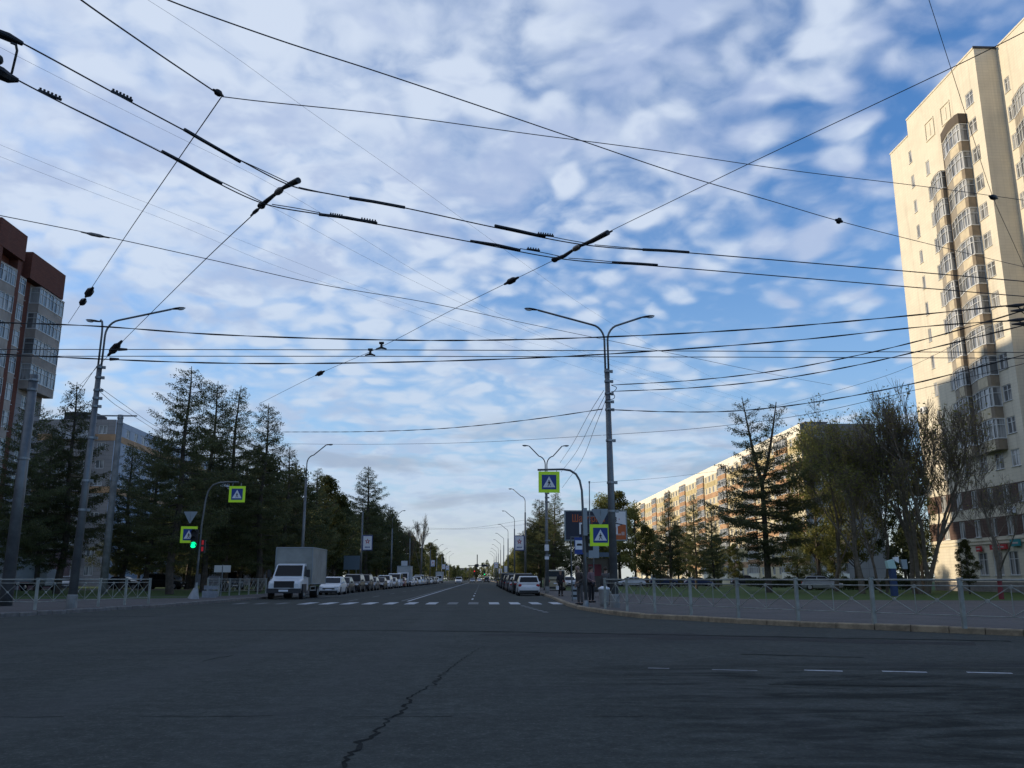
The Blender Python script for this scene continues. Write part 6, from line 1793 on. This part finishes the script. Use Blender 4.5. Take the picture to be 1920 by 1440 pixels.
q2 = near_on(P2, 213, 656)
for dx, dy in ((.10, 0), (-.1, -.28)):
    m_ = MB(); c = q2 - o2 + np.array([dx + .12, 0, dy]); m_.tube([c - np.array([.12, 0, 0]), c + np.array([.12, 0, .0])], [.05, .03], 8); m_.build('insulator', iron, r2)
r3, o3, P3_ = wire('span_wire', [(128, 606), (165, 550), (240, 436), (330, 305), (415, 182)], .006, 'thin span wire falling from the wire knot at top left towards the brick high-rise', Y=(26, 8.4), group=GW)
bead(r3, o3, P3_, (161, 556), (174, 540), .09); bead(r3, o3, P3_, (151, 571), (160, 561), .08)
r4, o4, P4 = wire('span_wire', [(120, -25), (155, 2), (290, 96), (412, 178)], .008, 'span wire from the top left frame edge down to the wire knot', Y=(6.2, 8.4), group=GW)
bead(r4, o4, P4, (400, 168), (418, 180), .035, 'knot')
r5, o5, P5 = wire('span_wire', [(415, 181), (480, 189), (720, 214), (1000, 252), (1200, 278), (1480, 319), (1750, 352), (1960, 381)], .006, 'span wire running right from the wire knot across the tower', Y=(8.4, 15), group=GW)
bead(r5, o5, P5, (1855, 368), (1870, 372), .05, 'clamp')
r6, o6, P6 = wire('span_wire', [(280, -16), (320, 2), (520, 74), (700, 132), (900, 199), (1085, 262), (1280, 328), (1450, 378), (1572, 414), (1760, 462), (1960, 510)], .0075, 'thick cable from the top left edge falling to the right in front of the tower', Y=(7.0, 22), group=GW)
bead(r6, o6, P6, (1566, 412), (1580, 416), .06, 'clamp')
r7, o7, P7 = wire('span_wire', [(-60, 392), (0, 404), (190, 442), (400, 488), (600, 533), (800, 567), (980, 605), (1130, 636), (1300, 671), (1440, 700), (1560, 722)], .008, 'cable crossing from above the brick high-rise down to the right treetops', Y=(14, 45), group=GW)
bead(r7, o7, P7, (152, 435), (205, 446), .035, 'insulator', ceramic)
GTh = 'thin faint wires against the clouds'
for pts, Ys, lb in [
    ([(262, -10), (420, 92), (580, 208), (800, 362), (960, 478), (1120, 590), (1330, 705), (1520, 790)], (12, 60), 'faint thin wire from the top edge down past the trolley pair towards the right lamp'),
    ([(-40, 68), (120, 150), (300, 240), (480, 330), (620, 410), (800, 520), (960, 600), (1180, 700), (1420, 790)], (12, 60), 'faint thin wire below the upper trolley wire at the left'),
    ([(30, 150), (300, 282), (540, 404), (700, 490), (860, 566), (1040, 640), (1300, 720), (1540, 790)], (12, 65), 'faint thin wire just below the lower trolley wire'),
    ([(-40, 255), (120, 320), (300, 390), (480, 462), (680, 540), (900, 615), (1130, 680), (1420, 762)], (16, 60), 'upper of two faint parallel wires at the left edge'),
    ([(-40, 278), (150, 352), (330, 420), (500, 492), (700, 560), (900, 630), (1120, 700), (1400, 800)], (16, 60), 'lower of two faint parallel wires at the left edge'),
    ([(1130, 816), (1310, 803), (1500, 779), (1700, 735), (1960, 672)], (36, 22), 'faint cable from the right lamp up to the right edge below the others'),
    ([(520, 832), (700, 833), (900, 829), (1128, 816)], (58, 36), 'faint cable between the left treetops and the right lamp'),
    ([(1108, 905), (1250, 895), (1420, 872), (1620, 840)], (62, 50), 'faint wire from the thin mast to the right treetops'),
    ([(1420, 770), (1560, 735), (1700, 690), (1860, 610)], (48, 30), 'faint slanting wire between the bare treetops and the tower'),
]:
    wire('thin_wire', pts, .0024 if Ys[0] < 20 else .008, lb, Y=Ys, group=GTh)
r8, o8, P8 = wire('span_wire', [(1738, -12), (1790, 150), (1826, 262), (1862, 370), (1900, 455), (1960, 590)], .0042, 'steep wire from the top edge down across the tower front', Y=(9, 16), group=GW)
GB = 'twisted cable bundles'
for pts, r_, Ys, lb in [
    ([(-60, 603), (170, 611), (400, 627), (700, 637), (900, 638), (1130, 632), (1400, 618), (1640, 598), (1960, 566)], .012, (19, 19), 'highest twisted cable bundle sagging across the view, above the level trolley pair'),
    ([(-60, 662), (0, 664), (160, 672), (420, 681), (700, 680), (1000, 671), (1200, 660), (1500, 637), (1760, 610), (1960, 598)], .012, (20, 20), 'twisted cable bundle sagging across the view just below the level trolley pair'),
    ([(1146, 722), (1300, 713), (1450, 696), (1600, 668), (1750, 632), (1960, 570)], .014, (36, 22), 'upper of two cables from the right lamp to the right edge'),
    ([(1146, 734), (1300, 727), (1450, 712), (1600, 686), (1750, 652), (1960, 600)], .014, (36, 22), 'lower of two cables from the right lamp to the right edge'),
    ([(1140, 768), (1250, 772), (1370, 771), (1500, 758), (1700, 722), (1960, 655)], .015, (36, 24), 'thick cable from the right lamp across the bare treetops to the right edge'),
    ([(530, 810), (700, 809), (850, 802), (1000, 786), (1130, 767)], .015, (60, 36), 'cable sagging from the left treetops to the right lamp'),
]:
    wire('cable_bundle', pts, r_, lb, Y=Ys, twist=1, group=GB)
GG = 'cables running from lamp to lamp'
for pts, Ys, lb in [
    ([(1132, 732), (1105, 775), (1075, 830), (1050, 868)], (36, 70), 'first slanting cable from the right lamp down to the next lamp'),
    ([(1134, 742), (1112, 785), (1082, 845), (1052, 885)], (36, 70), 'second slanting cable from the right lamp down to the next lamp'),
    ([(1135, 752), (1116, 800), (1092, 860), (1054, 915)], (36, 70), 'third slanting cable from the right lamp down to the next lamp'),
    ([(188, 727), (230, 757), (290, 798), (340, 822)], (36, 62), 'upper slanting cable from the left lamp into the tall larch'),
    ([(188, 735), (215, 758), (250, 780), (300, 812)], (36, 60), 'lower slanting cable from the left lamp into the tall larch'),
    ([(60, 812), (120, 770), (182, 686)], (60, 36), 'slanting wire from the left lamp down behind the leftmost trees'),
    ([(715, 985), (800, 990), (880, 990), (985, 975)], (108, 108), 'upper distant wire across the avenue between the third lamps'),
    ([(760, 990), (820, 993), (900, 991), (978, 984)], (144, 144), 'lower distant wire across the avenue between the fourth lamps'),
]:
    wire('lamp_cable', pts, .011, lb, Y=Ys, group=GG)
# looped tail of cable on the right lamp
r9, o9, P9 = wire('cable_loop', [(1146, 722), (1156, 727), (1151, 734), (1143, 738), (1152, 741), (1151, 747), (1136, 750)], .014, 'looped cable tail on the right street lamp below its clamps', Y=(36, 36))
# clamps where the bundles reach the pole beyond the right edge
for i, (x, y) in enumerate([(1905, 573), (1912, 582), (1908, 600), (1914, 607)]):
    c = PY(x, y, 20 if i % 2 == 0 else 22); root = empty('cable_clamp', tuple(c), 'dark anchor clamp number %s of four where cables meet at the right edge' % ORD[i], 'wire fitting', 'anchor clamps at the right edge')
    m_ = MB(); m_.tube([(-.25, 0, -.02), (0, 0, 0), (.3, 0, .05)], [.02, .05, .025], 6); m_.build('wedge', iron, root)
    m_ = MB(); m_.tube([(.0, 0, 0), (.15, 0, -.12), (.25, 0, .04)], .015, 5); m_.build('tail', iron, root)

# ============================================================ people
skin = mat('skin', (.35, .22, .16), .6)
def figure(name, loc, label, rz, coat_m, leg_m, hair_m, pose, H=1.7, hat=None, bag=None, coat_len=.78):
    r = empty(name, loc, label, 'person', None, rz)
    def skinmesh(nm, V, E, Rr, m_, parent=r, sub=1):
        me = bpy.data.meshes.new(nm); me.from_pydata([tuple(p) for p in V], E, []); me.materials.append(m_); me.update()
        o_ = bpy.data.objects.new(nm, me); COL.objects.link(o_); o_.parent = parent
        md = o_.modifiers.new('skin', 'SKIN'); 
        for i, q_ in enumerate(Rr): me.skin_vertices[0].data[i].radius = (q_, q_) if not isinstance(q_, tuple) else q_
        me.skin_vertices[0].data[0].use_root = True
        md.use_smooth_shade = True
        s_ = o_.modifiers.new('sub', 'SUBSURF'); s_.levels = sub; s_.render_levels = sub
        return o_
    k = H / 1.7
    J = dict(pel=(0, 0, .92), waist=(0, 0, 1.05), chest=(0, .0, 1.28), neck=(0, 0, 1.44), head0=(0, -.01, 1.52), head1=(0, -.02, 1.60), head2=(0, -.0, 1.67))
    J.update(hipL=(.09, 0, .88), kneeL=(.11, -.02, .50), ankL=(.12, .02, .09), toeL=(.13, -.14, .04), hipR=(-.09, 0, .88), kneeR=(-.11, -.02, .50), ankR=(-.12, .02, .09), toeR=(-.13, -.14, .04))
    J.update(shL=(.17, 0, 1.38), elL=(.23, .02, 1.12), wrL=(.25, -.04, .88), paL=(.25, -.06, .81), shR=(-.17, 0, 1.38), elR=(-.23, .02, 1.12), wrR=(-.25, -.04, .88), paR=(-.25, -.06, .81))
    J.update(pose)
    J = {a: np.array(b) * k for a, b in J.items()}
    names = ['pel', 'waist', 'chest', 'neck', 'head0', 'head1', 'head2', 'hipL', 'kneeL', 'ankL', 'toeL', 'hipR', 'kneeR', 'ankR', 'toeR', 'shL', 'elL', 'wrL', 'paL', 'shR', 'elR', 'wrR', 'paR']
    R0 = [(.14, .10), (.12, .09), (.15, .10), .055, .07, .085, .06, .08, .055, .04, .035, .08, .055, .04, .035, .055, .04, .028, (.035, .016), .055, .04, .028, (.035, .016)]
    idx = {n_: i for i, n_ in enumerate(names)}; V = [J[n_] for n_ in names]
    E = [('pel', 'waist'), ('waist', 'chest'), ('chest', 'neck'), ('neck', 'head0'), ('head0', 'head1'), ('head1', 'head2'), ('pel', 'hipL'), ('hipL', 'kneeL'), ('kneeL', 'ankL'), ('ankL', 'toeL'), ('pel', 'hipR'), ('hipR', 'kneeR'), ('kneeR', 'ankR'), ('ankR', 'toeR'),
         ('chest', 'shL'), ('shL', 'elL'), ('elL', 'wrL'), ('wrL', 'paL'), ('chest', 'shR'), ('shR', 'elR'), ('elR', 'wrR'), ('wrR', 'paR')]
    E = [(idx[a], idx[b]) for a, b in E]
    for s_, sd in (('L', 1), ('R', -1)):
        p = J['pa' + s_]; d_ = J['pa' + s_] - J['wr' + s_]; d_ /= np.linalg.norm(d_)
        for j, (off, ln_) in enumerate([(-.027, .066), (-.009, .078), (.009, .072), (.027, .058)]):
            a_ = p + np.array([0, off, 0]) + d_ * .02; b_ = a_ + d_ * ln_ * .5; c_ = b_ + d_ * ln_ * .45 + np.array([-sd * .018, 0, 0])
            i0 = len(V); V += [a_, b_, c_]; R0 += [.010, .0085, .0075]; E += [(idx['pa' + s_], i0), (i0, i0 + 1), (i0 + 1, i0 + 2)]
        a_ = p + np.array([-sd * .008, -.035, .03]); b_ = a_ + d_ * .035 + np.array([0, -.022, 0]); i0 = len(V); V += [a_, b_]; R0 += [.011, .009]; E += [(idx['pa' + s_], i0), (i0, i0 + 1)]
    # nose, ears
    h_ = J['head1']; i0 = len(V); V += [h_ + np.array([0, -.105, -.015])]; R0 += [.014]; E += [(idx['head1'], i0)]
    skinmesh('body', V, E, R0, skin)
    # trousers
    V2 = [J[n_] for n_ in ('pel', 'hipL', 'kneeL', 'ankL', 'hipR', 'kneeR', 'ankR')]
    skinmesh('trousers', V2, [(0, 1), (1, 2), (2, 3), (0, 4), (4, 5), (5, 6)], [(.15, .115), .095, .075, .062, .095, .075, .062], leg_m)
    for s_ in 'LR':
        a_, t_ = J['ank' + s_], J['toe' + s_]; m_ = MB(); m_.tube([a_ + np.array([0, .05, -.0]), a_ + np.array([0, .04, -.045 * k]), (a_ + t_) / 2 + np.array([0, 0, -.015]), t_ + np.array([0, -.02, 0])], [.045, .05, .048, .032], 8)
        m_.build('shoe', black, r, smooth=True)
    hem = np.array([0, 0, coat_len]) * k + (J['pel'] - np.array([0, 0, .92 * k])) * .8
    V3 = [hem, J['pel'], J['waist'], J['chest'], J['neck'] - np.array([0, 0, .03]), J['shL'], J['elL'], J['wrL'], J['shR'], J['elR'], J['wrR']]
    skinmesh('coat', V3, [(0, 1), (1, 2), (2, 3), (3, 4), (3, 5), (5, 6), (6, 7), (3, 8), (8, 9), (9, 10)], [(.19, .15), (.18, .14), (.165, .13), (.19, .135), .075, .085, .065, .05, .085, .065, .05], coat_m)
    hh = J['head1'] + np.array([0, .02, .035])
    m_ = MB(); m_.blob(tuple(hh), .098, .108, .095, 12, 8); m_.build('hat' if hat else 'hair', hat or hair_m, r, smooth=True)
    if bag:
        b0 = J['paR'] + np.array([0, 0, -.08]); m_ = MB(); m_.box(b0[0] - .05, b0[0] + .05, b0[1] - .14, b0[1] + .14, b0[2] - .30, b0[2] - .04); bo = m_.build('bag', bag, r)
        m_ = MB(); m_.tube([b0 + np.array([0, -.1, -.05]), b0 + np.array([0, -.03, .06]), b0 + np.array([0, .03, .06]), b0 + np.array([0, .1, -.05])], .008, 5); m_.build('bag_handle', bag, bo)
    return r
darkcloth = mat('dark_cloth', (.022, .022, .03), .9); brownc = mat('brown_cloth', (.06, .05, .045), .9); greyc = mat('grey_cloth', (.09, .085, .085), .9); blackc = mat('black_cloth', (.012, .012, .014), .9)
mauve = mat('mauve_cloth', (.16, .10, .11), .9); hairb = mat('brown_hair', (.05, .032, .02), .8); fair = mat('fair_hair', (.22, .15, .11), .8)
p = PZ(1051, 1118, .13)
figure('person', (p[0], p[1], .13), 'person in dark coat walking with a white bag, nearest the parked white hatchback', .3, darkcloth, blackc, fair, dict(elL=(.25, -.02, 1.12), wrL=(.24, -.14, .95), paL=(.24, -.18, .90), kneeR=(-.11, -.12, .52), ankR=(-.12, -.05, .1), toeR=(-.13, -.20, .05)), bag=white)
p = PZ(1088, 1134, .13)
figure('person', (p[0], p[1], .13), 'person in dark jacket and pale hat at the kerb by the right signal pole', -1.0, brownc, greyc, fair, dict(chest=(0, -.05, 1.28), neck=(0, -.09, 1.43), head0=(0, -.12, 1.50), head1=(0, -.15, 1.58), head2=(0, -.13, 1.65), wrL=(.20, -.25, 1.0), paL=(.18, -.31, .97), shL=(.17, -.05, 1.37), shR=(-.17, -.05, 1.37)), H=1.74, hat=mat('pale_hat', (.26, .19, .16), .9), coat_len=.70)
p = PZ(1113, 1131, .13)
figure('person', (p[0] + .05, p[1] + 1.2, .13), 'person in mauve top just behind the right signal pole', .8, mauve, blackc, hairb, dict(wrR=(-.2, -.22, 1.02), paR=(-.18, -.28, 1.0)), H=1.76)
p = PY(1141, 1100, 39)
figure('person', (p[0] + .1, 40.5, .13), 'person in grey coat half hidden by the right street lamp pole', 2.6, greyc, darkcloth, hairb, dict(), H=1.68)
